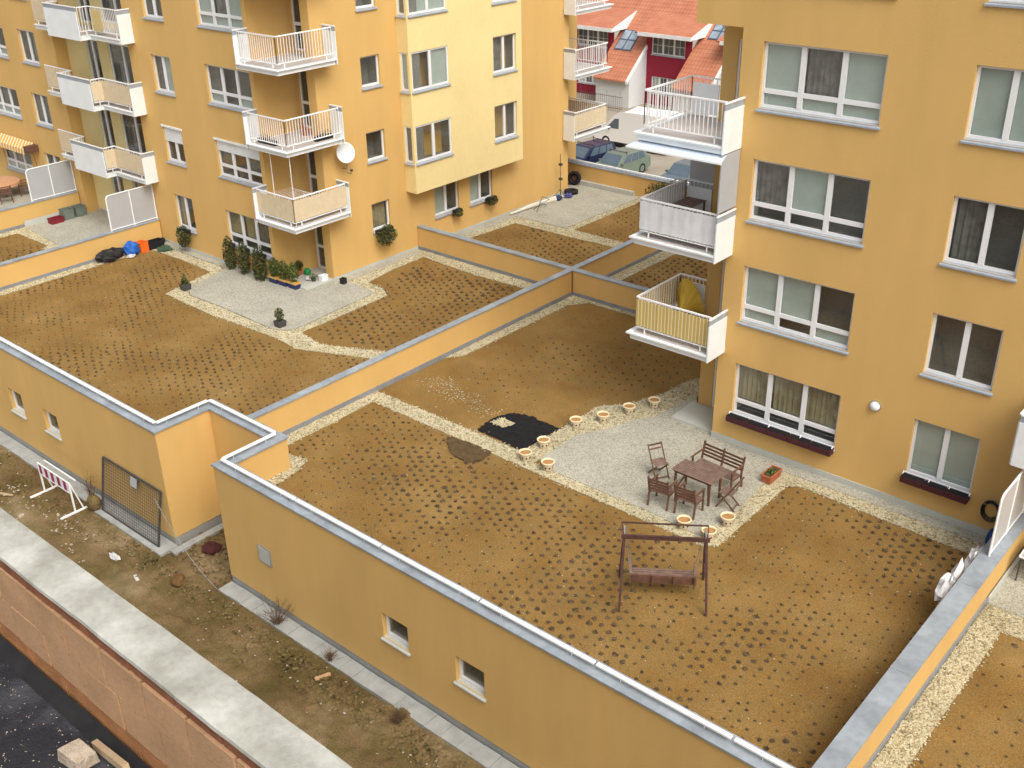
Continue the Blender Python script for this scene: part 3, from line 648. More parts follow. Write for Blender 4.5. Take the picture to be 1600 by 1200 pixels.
# ================= LEFT APARTMENT BLOCK =================
LB = thing('apartment_building', 'ochre apartment block on the left with a pale yellow bay and stacked white balconies', 'building', (-18, 18, -.1))
fa = F('y', 10.8); fb = F('x', -9.5); hA = []; hB = []; b = MB(); calls = []
for k in range(5):
    z = FH*k
    small = (-17.68, -16.36, .98+z, 2.42+z); big = (-14.08, -11.32, .98+z, 2.43+z); far1 = (-28.6, -27.05, .98+z, 2.42+z); far2 = (-32.9, -30.0, 1.0+z, 2.35+z)
    sh = {1: .42}.get(k, 0)
    hA += [small, big, far1, far2]
    calls += [(fa, small, 2, 0, 'sd' if k == 0 else ('cb' if k == 2 else 'dd'), '', sh if k == 1 else 0), (fa, big, 3, .38, ['ssc', 'cdc', 'cdd', 'bcb', 'ddd'][k], ['ddd', 'dcd', 'bdb', 'bbb', 'ddd'][k], .3 if k == 1 else 0),
              (fa, far1, 2, 0, ['dd', 'cc', 'dc', 'dd', 'dd'][k], '', 0), (fa, far2, 3, .36, 'dcd', 'bbb', 0)]
    sm = (14.55, 15.52, 1.44+z, 2.58+z); hB.append(sm); calls.append((fb, sm, 1, 0, ['s', 'd', 'd', 'd', 'd'][k], '', 0))
for u0, u1 in ((18.1, 19.6), (20.3, 21.78)): hB.append((u0, u1, 1.12, 2.46)); calls.append((fb, hB[-1], 2, 0, 'bd', '', 0))
wall_face(b, fa, -19.25, -11.1, .15, TOP, [h for h in hA if h[0] > -19]); wall_face(b, fa, -46, -25.4, .15, TOP, [h for h in hA if h[0] < -25])
wall_face(b, fb, 12.3, 27.27, .15, TOP, hB)
frec = F('y', 12.78); drs = [(-11.02, -10.28, .10+FH*k, 2.35+FH*k) for k in range(6)]
wall_face(b, frec, -11.1, -9.95, 0, TOP, drs, .1)
b.poly((-9.95, 12.3, 0), (-9.5, 12.3, 0), (-9.5, 12.3, TOP), (-9.95, 12.3, TOP)); b.poly((-9.95, 12.3, 0), (-9.95, 12.78, 0), (-9.95, 12.78, TOP), (-9.95, 12.3, TOP))
b.poly((-11.1, 10.8, 0), (-11.1, 12.78, 0), (-11.1, 12.78, TOP), (-11.1, 10.8, TOP))
b.poly((-25.4, 10.8, 0), (-25.4, 11.4, 0), (-25.4, 11.4, TOP), (-25.4, 10.8, TOP)); b.poly((-19.25, 10.8, 0), (-19.25, 11.4, 0), (-19.25, 11.4, TOP), (-19.25, 10.8, TOP))
b.poly((-11.5, 27.27, 0), (-9.5, 27.27, 0), (-9.5, 27.27, TOP), (-11.5, 27.27, TOP)); b.poly((-11.5, 27.27, 0), (-11.5, 30.5, 0), (-11.5, 30.5, TOP), (-11.5, 27.27, TOP))
b.poly((-11.5, 30.5, 0), (-46, 30.5, 0), (-46, 30.5, TOP), (-11.5, 30.5, TOP)); b.poly((-46, 10.8, TOP), (-9.5, 10.8, TOP), (-9.5, 27.27, TOP), (-11.5, 30.5, TOP), (-46, 30.5, TOP))
b.poly((-46, 10.8, 0), (-46, 30.5, 0), (-46, 30.5, TOP), (-46, 10.8, TOP))
b.build('wall', m_wall, LB)
b = MB(); b.box(-19.2, 10.77, -.1, -11.07, 10.797, .15); b.box(-9.497, 12.28, -.1, -9.465, 27.27, .15); b.box(-25.4, 11.34, -.1, -19.26, 11.39, .15); b.box(-46, 10.77, -.1, -25.4, 10.797, .15); b.box(-11.07, 10.9, -.04, -9.52, 12.76, .10); b.build('plinth', m_upst, LB)
for f_, w, cols, low, s1, s2, sh in calls: window(LB, f_, *w, cols=cols, low=low, st=s1, lowst=s2, shutter=sh)
for d in drs[:5]: window(LB, frec, *d, cols=1, low=.9, st='d', lowst='d', sill=False, inset=.02, name='balcony_door')
# pale recess on the left with glazed doors
fr2 = F('y', 11.4); b = MB(); hr = []
for k in range(5):
    z = FH*k; hr += [(-23.75, -22.75, .2+z, 2.38+z), (-21.95, -19.75, .35+z, 2.38+z)]
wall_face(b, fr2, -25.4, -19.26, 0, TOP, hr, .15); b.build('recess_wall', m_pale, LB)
for i, h in enumerate(hr): window(LB, fr2, *h, cols=2, st='cd', sill=False, inset=.05)
# bay
byw = [(16.62, 18.68, 3.88, 5.36), (21.38, 22.85, 3.80, 5.30)]; fbay = F('x', -8.9); fbs = F('y', 16.5); hh = []; b = MB()
hs_ = []
for k in range(4):
    z = FH*k; hh += [(u0, u1, z0+z, z1+z) for u0, u1, z0, z1 in byw]; hs_.append((-9.40, -8.98, 3.88+z, 5.36+z))
wall_face(b, fbay, 16.5, 23.22, 2.64, TOP-.4, hh, .16); wall_face(b, fbs, -9.497, -8.9, 2.64, TOP-.4, hs_, .16)
b.poly((-9.497, 16.5, 2.64), (-8.9, 16.5, 2.64), (-8.9, 23.22, 2.64), (-9.497, 23.22, 2.64)); b.poly((-9.497, 23.22, 2.64), (-8.9, 23.22, 2.64), (-8.9, 23.22, TOP-.4), (-9.497, 23.22, TOP-.4))
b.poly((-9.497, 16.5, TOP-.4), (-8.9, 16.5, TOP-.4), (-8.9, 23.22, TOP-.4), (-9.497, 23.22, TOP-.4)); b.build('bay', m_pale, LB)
for k in range(4):
    z = FH*k
    window(LB, fbay, 16.62, 18.68, 3.88+z, 5.36+z, cols=2, st=['dd', 'db', 'bb', 'bb'][k], inset=.03); window(LB, fbay, 21.38, 22.85, 3.80+z, 5.30+z, cols=2, st=['dd', 'cd', 'dd', 'bb'][k])
    window(LB, fbs, -9.40, -8.98, 3.88+z, 5.36+z, cols=1, st='dbdd'[k], inset=.03)
# corner balconies of the left block
for k in (1, 2, 3, 4):
    z0 = 2.66+FH*(k-1); z1 = z0+.2
    bal = MB(); bal.box(-11.0, 10.9, z0+.01, -9.55, 12.7, z1-.01); bal = bal.build('balcony', m_white, LB)
    slab(bal, [(-11.05, 10.2), (-8.85, 10.2), (-8.85, 12.8), (-9.48, 12.8), (-9.48, 12.28), (-9.96, 12.28), (-9.96, 12.75), (-11.05, 12.75)],
         [(-11.1, 10.12), (-8.77, 10.12), (-8.77, 12.83), (-9.48, 12.83), (-9.48, 12.27), (-9.97, 12.27), (-9.97, 12.76), (-11.1, 12.76)], z0, z1)
    side_panel(bal, (-11.12, 10.15), (-11.12, 10.79), z0, z1+.95); side_panel(bal, (-9.48, 12.86), (-8.80, 12.86), z0, z1+.95)
    railing(bal, [(-11.08, 10.32), (-8.97, 10.32), (-8.97, 12.82)], z1, fabric=m_fabric_b if k == 1 else None, h=1.08)
    # balconies at the far end of the long face
    bal = MB(); bal.box(-11.4, 27.3, z0+.01, -9.55, 29.5, z1-.01); bal = bal.build('balcony', m_white, LB)
    slab(bal, [(-11.4, 27.3), (-9.48, 27.3), (-9.48, 26.95), (-8.85, 26.95), (-8.85, 29.6), (-11.4, 29.6)], [(-11.4, 27.3), (-9.48, 27.3), (-9.48, 26.9), (-8.75, 26.9), (-8.75, 29.7), (-11.4, 29.7)], z0, z1)
    side_panel(bal, (-9.47, 26.88), (-8.82, 26.88), z0, z1+1.0)
    railing(bal, [(-8.95, 26.92), (-8.95, 29.55), (-11.35, 29.55)], z1, fabric=m_fabric_b if k == 1 else None, h=1.1)
# big stepped balconies in the pale recess
for k in (1, 2, 3, 4):
    z0 = 2.75+FH*(k-1); z1 = z0+.2
    P = [(-25.7, 10.3), (-23.5, 10.3), (-23.5, 9.75), (-20.9, 9.75), (-20.9, 10.2), (-18.75, 10.2), (-18.75, 10.78), (-19.28, 10.78), (-19.28, 11.36), (-25.38, 11.36), (-25.38, 10.78), (-25.7, 10.78)]
    bal = MB(); bal.box(-25.3, 10.5, z0+.01, -19.4, 11.3, z1-.01); bal = bal.build('balcony', m_white, LB)
    slab(bal, P, [(x, y-.06 if y < 10.5 else y) for x, y in P], z0, z1)
    fab = {1: m_fabric_b, 2: m_fabric_b, 3: None, 4: m_fabric_b}[k]
    railing(bal, [(-25.65, 10.32), (-23.4, 10.32), (-23.4, 9.8)], z1, fabric=fab or m_fabric_b, h=1.1, fseg=[0])
    side_panel(bal, (-23.45, 9.70), (-20.86, 9.70), z0, z0+1.13)
    railing(bal, [(-20.84, 9.75), (-20.84, 10.24), (-18.72, 10.24)], z1, fabric=fab, h=1.1)
    if k == 3:
        q = MB(); q.box(-20.6, 10.19, z1+.2, -19.9, 10.20, z1+1.0); q.build('hanging_cloth', m_ystripe, bal)
    side_panel(bal, (-18.68, 10.2), (-18.68, 10.79), z0, z0+1.13)

# ================= ROW HOUSES =================
def zr(y): return -.8+.88*(y-54.3)
def row_house(x0, label, sk=(.42, 1.95, 56.2, 57.62)):
    """steep catslide roof over x0..x0+3.1 and a crimson recess with its own shallow roof to x0+7"""
    t = thing('row_house', label, 'house', (x0+3.5, 58, -2.95), 'terraced houses with orange roofs')
    xa, xb, xc = x0, x0+3.1, x0+7.0
    b = MB(); b.extr([(xa, 54.5, -2.95), (xb, 54.5, -2.95), (xb, 54.5, -.66), (xa, 54.5, -.66)], (0, .2, 0)); b.build('entrance_wall', m_wwall, t)
    b = MB(); b.extr([(xb-.22, 54.7, -2.95), (xb-.22, 57.6, -2.95), (xb-.22, 57.6, zr(57.6)-.12), (xb-.22, 54.7, zr(54.7)-.12)], (.22, 0, 0)); b.build('side_wall', m_wwall, t)
    b = MB(); b.extr([(xb-.12, 54.15, zr(54.15)-.2), (xb-.12, 58.3, zr(58.3)-.2), (xb-.12, 58.3, zr(58.3)+.03), (xb-.12, 54.15, zr(54.15)+.03)], (.17, 0, 0)); b.build('verge_board', m_white, t)
    # main roof
    r = MB()
    r.extr([(xa, 54.15, zr(54.15)), (xb-.13, 54.15, zr(54.15)), (xb-.13, 58.9, zr(58.9)), (xa, 58.9, zr(58.9))], (0, 0, -.1))
    r.extr([(xa, 58.9, zr(58.9)), (xc, 58.9, zr(58.9)), (xc, 65.5, zr(65.5)), (xa, 65.5, zr(65.5))], (0, 0, -.1))
    r.extr([(xa, 65.5, zr(65.5)), (xc, 65.5, zr(65.5)), (xc, 76, zr(56)), (xa, 76, zr(56))], (0, 0, -.1)); ro = r.build('roof', m_tile, t)
    sr = F('y', 56.7); b = MB(); wu = (xb+.42, xc-.55, .78, 2.12); wl = (xb+.5, xc-1.3, -2.1, -.86)
    wall_face(b, sr, xb-.05, xc+.05, -2.95, 2.55, [wu, wl], .15); b.build('recess_wall', m_redwall, t)
    window(t, sr, *wu, cols=3, st='ddc', inset=.05, bars=True); window(t, sr, *wl, cols=3, st='bdb', inset=.05, bars=True)
    # dormer roof over the recess
    d = MB(); d.extr([(xb-.6, 55.85, 2.42), (xc+.42, 55.85, 2.42), (xc+.42, 59.3, 3.46), (xb-.6, 59.3, 3.46)], (0, 0, -.12)); d.build('dormer_roof', m_tile, t)
    d = MB(); d.box(xb-.3, 55.78, 2.16, xc+.46, 55.85, 2.42); d.extr([(xc+.40, 55.86, 2.2), (xc+.40, 57.72, 2.2), (xc+.40, 59.3, 3.44), (xc+.40, 55.86, 2.40)], (.08, 0, 0)); d.box(xb-.3, 55.86, 2.14, xc+.40, 56.69, 2.2); d.build('fascia', m_white, t)
    # skylight in the catslide roof
    s = MB(); g_ = MB(); q = MB()
    u0, u1, y0, y1 = xa+sk[0], xa+sk[1], sk[2], sk[3]
    def RP(u, y, h=.06): return (u, y-h*.66, zr(y)+h*.75)
    s.extr([RP(u0, y0), RP(u1, y0), RP(u1, y1), RP(u0, y1)], (0, .05, -.12)); so = s.build('skylight', mat('slate_blue_frame', (.08, .11, .16), .4), ro)
    for i in range(2):
        for j in range(2):
            a0 = u0+.08+(u1-u0-.04)/2*i; a1 = a0+(u1-u0)/2-.14; c0 = y0+.06+(y1-y0-.03)/2*j; c1 = c0+(y1-y0)/2-.11
            g_.poly(RP(a0, c0, .075), RP(a1, c0, .075), RP(a1, c1, .075), RP(a0, c1, .075))
    g_.build('skylight_glass', mat('skylight_glass', (.30, .36, .42), .08, .2, 2, spec=1), ro)
    return t
row_house(-35.05, 'orange roofed house at the left end of the terrace behind the left block'); row_house(-28.05, 'middle orange roofed house with crimson recess and a four pane skylight'); row_house(-21.05, 'orange roofed house partly hidden behind the top corner balcony', (.75, 2.3, 57.6, 58.75))
row_house(-42.05, 'orange roofed house hidden mostly behind the left apartment block')
row_house(-14.05, 'orange roofed house hidden mostly behind the right apartment block')
f = thing('iron_fence', 'thin dark iron fence in front of the white house wall behind the van', 'fence', (-26.5, 53, -2.95)); b = MB()
for i in range(26): b.tube([(-29.5+i*.2, 53, -2.95), (-29.5+i*.2, 53, -1.75+(.3 if i % 6 == 0 else 0))], .012, 5)
b.build('bars', m_dsteel, f); b = MB(); b.beam((-29.5, 53, -1.85), (-24.5, 53, -1.85), .03); b.beam((-29.5, 53, -2.7), (-24.5, 53, -2.7), .03); b.build('cross_rails', m_dsteel, f)

# ================= UNFINISHED BRICK WALL IN FRONT =================
BW = thing('brick_wall', 'unfinished hollow brick wall with pale concrete top in the lower left foreground', 'wall', (15, -11, -2.95))
ZT = 12.0; b = MB(); rr = random.Random(2)
for row, (z0, z1) in enumerate(((11.14, 11.34), (11.34, 11.60), (11.60, 11.87), (11.87, 11.975))):
    x = 7.0+(.19 if row % 2 else 0)+.1*row; b = MB()
    while x < 24:
        j = rr.uniform(0, .006); b.box(x+.006, -11.15+j+(.010 if row in (0, 3) else 0), z0+.007, x+.377, -10.93, z1-.004); x += .39
    b.build('brick_course', (m_bricko, m_brick, m_brick, m_brickd)[row], BW)
b = MB(); b.box(7, -11.125, 11.0, 24, -10.94, 11.976); b.build('mortar_core', mat('dark_brown_mortar', (.12, .08, .055), .95, .2, 6), BW)  # dark brown mortar core, seen as dark joints between the bricks
b = MB(); n = 170
pts = []
for i in range(n+1):
    x = 7+17*i/n; a = .005*mn.noise(Vector((x*2, 0, 0)))+.004*mn.noise(Vector((x*14, 0, 0))); c = .006*mn.noise(Vector((x*2, 9, 0)))+.004*mn.noise(Vector((x*16, 4, 0)))
    h = .006*mn.noise(Vector((x*2, 5, 0))); pts.append(((x, -11.156+a, ZT-.024), (x, -11.152+a, ZT-.004+h), (x, -11.05, ZT+.006+h), (x, -10.91+c, ZT+h), (x, -10.905+c, ZT-.12)))
for i, p in enumerate(pts): b.v += p
for i in range(n):
    for j in range(4): b.f.append((i*5+j, i*5+5+j, i*5+6+j, i*5+1+j))
b.build('concrete_cap', m_concrete, BW)
b = MB(); b.box(7, -10.98, -2.9, 24, -10.94, 10.99); b.build('lower_wall', m_mortar, BW)
b = MB(); b.box(5, -30, 10.9, 26, -11.14, 11.17); tag(b.build('roof_floor', m_bitumen), kind='structure')
pebbles('roof_grit', [[(15.0, -13.6), (18.6, -13.6), (18.6, -11.27), (15.0, -11.27)]], 420, .002, .0065, .03, 11.172, m_stone, seed=31)
b = MB(); b.hexa([(12, -11.24, 11.172), (20, -11.24, 11.172), (20, -11.152, 11.172), (12, -11.152, 11.172)], [(12, -11.22, 11.176), (20, -11.22, 11.176), (20, -11.152, 11.22), (12, -11.152, 11.22)]); tag(b.build('bitumen_strip', m_rubber), 'black bitumen edge strip lying along the foot of the brick wall', 'strip')
b = MB(); b.hexa([(17.15, -11.43, 11.172), (17.33, -11.41, 11.172), (17.34, -11.28, 11.172), (17.17, -11.29, 11.172)], [(17.16, -11.42, 11.26), (17.32, -11.40, 11.245), (17.33, -11.29, 11.25), (17.18, -11.30, 11.262)]); t = tag(b.build('concrete_block', mat('weathered_block', (.40, .33, .25), .9, .25, 9, .6, 50), bevel=.006), 'small broken concrete block on the black roof at the bottom left', 'block')
b = MB(); b.beam((17.22, -11.24, 11.19), (17.62, -11.27, 11.30), .035, .05); tag(b.build('wooden_batten', m_lumber), 'pale wooden batten leaning beside the concrete block', 'batten')
# ================= GARDEN FURNITURE =================
PI = math.pi
def slats(b, x0, x1, y0, y1, z, n, t=.018, axis='x', gap=.25):
    for i in range(n):
        if axis == 'x': w = (y1-y0)/n; b.box(x0, y0+w*(i+gap/2), z, x1, y0+w*(i+1-gap/2), z+t)
        else: w = (x1-x0)/n; b.box(x0+w*(i+gap/2), y0, z, x0+w*(i+1-gap/2), y1, z+t)
t = thing('garden_table', 'long brown slatted wooden table in the middle of the patio furniture', 'table')
b = MB(); slats(b, -.62, .62, -.34, .34, .70, 9); b.build('tabletop', m_woodt, t)
b = MB(); b.box(-.56, -.30, .635, .56, -.27, .70); b.box(-.56, .27, .635, .56, .30, .70); b.box(-.56, -.27, .635, -.53, .27, .70); b.box(.53, -.27, .635, .56, .27, .70); b.build('apron', m_wood, t)
for x in (-.52, .52):
    for y in (-.26, .26): q = MB(); q.beam((x, y, 0), (x, y, .634), .05); q.build('leg', m_wood, t)
b = MB(); b.beam((-.5, -.26, .12), (-.3, .0, .62), .035); b.beam((.5, -.26, .12), (.3, 0, .62), .035); b.build('brace', m_wood, t)
put(t, 9.82, 8.08, .046, R_(-1))
def seat_with_arms(name, label, cat, w, group=None):
    t = thing(name, label, cat, group=group)         # faces -y, back at +y
    b = MB(); slats(b, -w/2, w/2, -.22, .20, .40, 6); b.build('seat', m_woodt, t)
    k = MB(); n = 4
    spans = [(-w/2+.03, -.02), (.02, w/2-.03)] if w > 1 else [(-w/2+.03, w/2-.03)]
    for a, c in spans:
        for i in range(n): z = .50+i*.095; y = .215+(z-.4)*.2; k.box(a, y, z, c, y+.018, z+.06)
    k.build('backrest', m_wood, t)
    for sx in (-1, 1):
        x = sx*w/2
        q = MB(); q.beam((x, .28, 0), (x, .21, .42), .045); q.beam((x, .21, .42), (x, .32, .90), .045); q.build('leg', m_wood, t)
        q = MB(); q.beam((x, -.24, 0), (x, -.22, .63), .045); q.build('leg', m_wood, t)
        q = MB(); q.beam((x, -.27, .65), (x, .28, .68), .055, .022); q.build('armrest', m_wood, t)
        q = MB(); q.beam((x*.97, -.2, .37), (x*.97, .22, .37), .03, .05); q.build('rail', m_wood, t)
    if w > 1: q = MB(); q.beam((0, .21, .40), (0, .32, .90), .045); q.build('back_post', m_wood, t)
    return t
t = seat_with_arms('garden_bench', 'brown slatted two seat wooden bench on the building side of the table', 'bench', 1.26); put(t, 9.88, 8.93, .046, R_(-4))
a1 = seat_with_arms('garden_armchair', 'brown wooden armchair, the left one of the pair nearest the swing', 'armchair', .54, 'wooden armchairs on the swing side of the table')
put(a1, 9.33, 7.17, .046, PI+R_(8))
put(copy_tree(a1), 10.08, 7.28, .046, PI+R_(5), 'brown wooden armchair, the right one of the pair nearest the swing')
def folding(label):
    t = thing('folding_chair', label, 'chair', group='folding wooden chairs at the ends of the table')
    b = MB(); slats(b, -.19, .19, -.20, .18, .44, 6); b.build('seat', m_woodt, t)
    b = MB(); b.box(-.19, .275, .82, .19, .293, .87); b.box(-.19, .262, .70, .19, .28, .74); b.build('backrest', m_wood, t)
    for s in (-1, 1):
        q = MB(); q.beam((s*.20, -.24, 0), (s*.20, .30, .88), .022, .04); q.build('leg', m_wood, t)
        q = MB(); q.beam((s*.165, .26, 0), (s*.165, -.20, .44), .022, .04); q.build('leg', m_wood, t)
    b = MB(); b.beam((-.2, -.20, .07), (.2, -.20, .07), .02, .03); b.beam((-.165, .22, .07), (.165, .22, .07), .02, .03); b.build('stretcher', m_wood, t); return t
f1 = folding('brown folding chair standing apart at the left end of the table'); put(f1, 8.52, 8.22, .046, R_(62))
put(copy_tree(f1), 10.72, 8.12, .046, R_(-84), 'brown folding chair leaning back at the right end of the table, nearest the terracotta trough')
# swing
t = thing('garden_swing', 'brown garden swing seat with bare frame standing on the soil', 'garden swing')
for s in (-1, 1):
    for y0, y1 in ((-.66, -.17), (.66, .17)):
        q = MB(); q.beam((s*.97, y0, 0), (s*.90, y1, 1.70), .04, .055); q.build('leg', mat('dark_red_brown_frame', (.085, .042, .036), .6, .25, 6), t)
    q = MB(); q.beam((s*.945, -.48, .62), (s*.945, .48, .62), .03, .04); q.build('side_rail', MATS['dark_red_brown_frame'], t)
    q = MB(); q.beam((s*.90, -.2, 1.72), (s*.90, .2, 1.72), .04, .05); q.build('top_bracket', m_steel, t)
    for y in (-.08, .36): q = MB(); q.tube([(s*.86, y*.3, 1.68), (s*.74, y, .62)], .007, 6); q.build('hanger', m_steel, t)
    q = MB(); q.beam((s*.73, -.16, .64), (s*.73, .42, .66), .05, .025); q.beam((s*.73, .38, .42), (s*.73, .38, .64), .035); q.beam((s*.73, -.10, .40), (s*.73, -.14, .70), .035); q.build('armrest', m_woodt, t)
q = MB(); q.beam((-.97, -.19, 1.72), (.97, -.19, 1.72), .05, .10); q.build('top_beam', MATS['dark_red_brown_frame'], t)
q = MB(); q.beam((-.97, .30, 1.76), (.97, .30, 1.76), .03, .03); q.beam((-.97, .30, 1.76), (-.92, -.16, 1.75), .025); q.beam((.97, .30, 1.76), (.92, -.16, 1.75), .025); q.build('canopy_bar', MATS['dark_red_brown_frame'], t)
b = MB(); slats(b, -.72, .72, -.06, .42, .42, 6); b.build('seat', m_woodt, t)
b = MB()
for i in range(3):
    z = .40+i*.085; y = -.07-(z-.4)*.22; b.box(-.72, y-.02, z, .72, y, z+.07)
for x in (-.70, -.24, .24, .70): b.beam((x, -.095, .30), (x, -.165, .67), .03)
b.build('backrest', m_wood, t)
b = MB(); b.beam((-.68, 0, .40), (.68, 0, .40), .04); b.beam((-.68, .36, .40), (.68, .36, .40), .04); b.beam((-.66, -.02, .40), (-.66, .4, .40), .04); b.beam((.66, -.02, .40), (.66, .4, .40), .04); b.build('seat_frame', m_wood, t)
put(t, 11.42, 4.02, .01, R_(34.7))
# flower pots
def pot(label):
    t = thing('flower_pot', label, 'flower pot', group='cream flower pots on the gravel border of the patio')
    b = MB(); b.lathe(0, 0, 0, [(.0, 0), (.115, 0), (.125, .02), (.165, .22), (.16, .235)], 24); b.build('body', m_cream, t, smooth=True)
    b = MB(); b.lathe(0, 0, 0, [(.162, .225), (.188, .232), (.192, .262), (.18, .275), (.160, .268), (.150, .23)], 24); b.build('rim', m_creamrim, t, smooth=True)
    b = MB(); b.lathe(0, 0, 0, [(.0, .222), (.08, .226), (.155, .218)], 24); b.build('potting_soil', m_potsoil, t)
    b = MB()
    for i in range(9):
        a = 2*PI*i/9; r0, z0 = .153, .125; c, s = math.cos(a), math.sin(a); w = .032
        def P(du, dz): rr_ = r0+dz*.2+.004; return (rr_*c-s*du, rr_*s+c*du, z0+dz)
        b.poly(P(-w, 0), P(0, -.036), P(w, 0), P(0, .036))
    b.build('dark_motif', m_black, t); return t
PL_ = [(5.16, 6.61, 'third from left of the three pots at the left patio corner, closest to the soil'), (5.11, 7.47, ''), (5.97, 6.6, ''), (5.1, 8.99, ''), (5.54, 9.74, ''), (5.84, 10.65, ''), (6.2, 11.46, ''), (10.36, 6.6, ''), (11.09, 6.59, ''), (11.13, 7.41, '')]
LBL = ['cream pot touching the corner tip of the black soil patch', 'cream pot on the gravel just behind the corner tip of the black soil', 'cream pot at the left corner of the patio, frontmost of three',
       'cream pot in the back row of four, the one nearest the black soil', 'cream pot in the back row of four, second from the black soil', 'cream pot in the back row of four, second from the right block', 'cream pot in the back row of four, closest to the right block',
       'cream pot left of the front patio corner, behind the swing beam', 'cream pot at the very front corner of the patio, beside the swing top', 'cream pot right of the front patio corner, behind the swing']
p0 = pot(LBL[0]); put(p0, 5.16, 6.61, .03)
for (x, y, _), l in list(zip(PL_, LBL))[1:]: put(copy_tree(p0), x, y, .03, rnd.uniform(0, 6), l)

def foliage(b, cx, cy, cz, rx, ry, rz, n, s, seed=0, shape='ball', droop=0):
    rr = random.Random(seed)
    for _ in range(n):
        while True:
            p = Vector((rr.uniform(-1, 1), rr.uniform(-1, 1), rr.uniform(-1, 1)))
            if shape == 'cone':
                if math.hypot(p.x, p.y) > (1-(p.z+1)/2)*1.05+.03: continue
            elif p.length > 1: continue
            if mn.noise(p*2.3+Vector((seed, 0, 0))) < -.18: continue
            break
        c = Vector((cx+p.x*rx, cy+p.y*ry, cz+p.z*rz)); d = Vector((rr.gauss(0, 1), rr.gauss(0, 1), rr.gauss(.3-droop, .7))).normalized(); u = d.cross(Vector((rr.random(), rr.random(), rr.random()))).normalized()
        L = s*rr.uniform(.6, 1.3); w = L*.35
        b.poly(c-d*L*.5, c+u*w, c+d*L*.5, c-u*w)
    return b
def potplant(name, label, cat, x, y, z, potm, pr, ph, shape, fr_, fh, n=420, leaf=.065, m=None, square=False, seed=1, group=None):
    t = thing(name, label, cat, (x, y, z), group); b = MB()
    if square: b.hexa([(x-pr*.85, y-pr*.85, z), (x+pr*.85, y-pr*.85, z), (x+pr*.85, y+pr*.85, z), (x-pr*.85, y+pr*.85, z)], [(x-pr, y-pr, z+ph), (x+pr, y-pr, z+ph), (x+pr, y+pr, z+ph), (x-pr, y+pr, z+ph)])
    else: b.lathe(x, y, z, [(0, 0), (pr*.75, 0), (pr, ph), (pr*.88, ph), (pr*.85, ph*.85), (0, ph*.85)], 16)
    b.build('pot', potm, t)
    q = MB(); q.tube([(x, y, z+ph*.8), (x+.01, y, z+ph+fh*.6)], .012, 6); q.build('stem', m_twig, t)
    f = MB(); foliage(f, x, y, z+ph+fh/2, fr_, fr_, fh/2, n, leaf, seed, shape); f.build('foliage', m or m_green, t); return t
t = thing('plant_trough', 'terracotta trough with a small green plant on the patio right of the table', 'planter', (10.95, 10.0, .046)); b = MB()
for z0, z1, o in ((0, .2, 0),):
    x, y, z = 10.95, 10.0, .046; w, l = .14, .31
    b.hexa([(x-w*.85, y-l*.93, z), (x+w*.85, y-l*.93, z), (x+w*.85, y+l*.93, z), (x-w*.85, y+l*.93, z)], [(x-w, y-l, z+.2), (x+w, y-l, z+.2), (x+w, y+l, z+.2), (x-w, y+l, z+.2)])
b.build('trough', m_terra, t)
b = MB(); b.box(x-w-.015, y-l-.015, z+.2, x+w+.015, y-l+.02, z+.235); b.box(x-w-.015, y+l-.02, z+.2, x+w+.015, y+l+.015, z+.235); b.box(x-w-.015, y-l+.021, z+.2, x-w+.02, y+l-.021, z+.235); b.box(x+w-.02, y-l+.021, z+.2, x+w+.015, y+l-.021, z+.235); b.build('rim', m_terra, t)
b = MB(); b.box(x-w+.021, y-l+.021, z+.19, x+w-.021, y+l-.021, z+.212); b.build('potting_soil', m_brsoil, t)
b = MB(); foliage(b, x, y-.03, z+.26, .10, .2, .07, 120, .06, 3); b.build('foliage', m_green, t)

def window_box(label, fr_, u0, u1, z, n, m, grp='window boxes below the ground floor windows', rod=True):
    p = fr_.P((u0+u1)/2, 0, z); t = thing('window_box', label, 'window box', p, grp); L = (u1-u0)/n
    b = MB()
    for i in range(n): fr_.box(b, u0+i*L+.008, u0+(i+1)*L-.008, .068, .30, z-.17, z)
    b.build('box', m, t, bevel=.012)
    s = MB()
    for i in range(n): fr_.box(s, u0+i*L+.02, u0+(i+1)*L-.02, .08, .29, z+.001, z+.012)
    s.build('potting_soil', m_bsoil, t)
    if rod:
        r = MB(); a = fr_.P(u0, .09, z+.05); c = fr_.P(u1, .09, z+.05); r.beam(a, c, .022); q = [fr_.P(u0+(u1-u0)*k, .09, z+.05) for k in (.01, .4, .7, .99)]; e = [fr_.P(u0+(u1-u0)*k, .17, z+.016) for k in (.01, .4, .7, .99)]
        for i, j in zip(q, e): r.beam(i, j, .022)
        r.build('holder', m_rail, t)
    return t
window_box('long row of dark maroon window boxes under the wide ground floor window on the right', fr, 9.05, 12.2, 1.04, 5, m_maroon)
t = window_box('short row of dark maroon window boxes under the narrow ground floor window on the right', fr, 14.08, 15.78, 1.04, 3, m_maroon)
t = thing('wall_lamp', 'round white wall lamp on the right block between two ground floor windows', 'lamp', (13.08, 10.99, 2.58)); b = MB()
b.lathe(13.08, 10.995, 2.58, [(.13, 0), (.13, -.03), (.11, -.08), (.06, -.11), (0, -.12)], 20, 'y'); b.build('diffuser', m_white, t, smooth=True); b = MB(); b.lathe(13.08, 10.998, 2.58, [(.15, 0), (.15, -.018), (.131, -.02)], 20, 'y'); b.build('base', m_steel, t)
t = thing('ceiling_lamp', 'round white lamp under the overhang of the right block', 'lamp', (7.75, 11.5, 11.38)); b = MB()
b.lathe(7.75, 11.5, 11.385, [(.15, 0), (.15, -.03), (.11, -.09), (0, -.11)], 20); b.build('diffuser', m_white, t, smooth=True); b = MB(); b.lathe(7.75, 11.5, 11.388, [(.17, 0), (.17, -.02), (.151, -.022)], 20); b.build('base', m_steel, t)

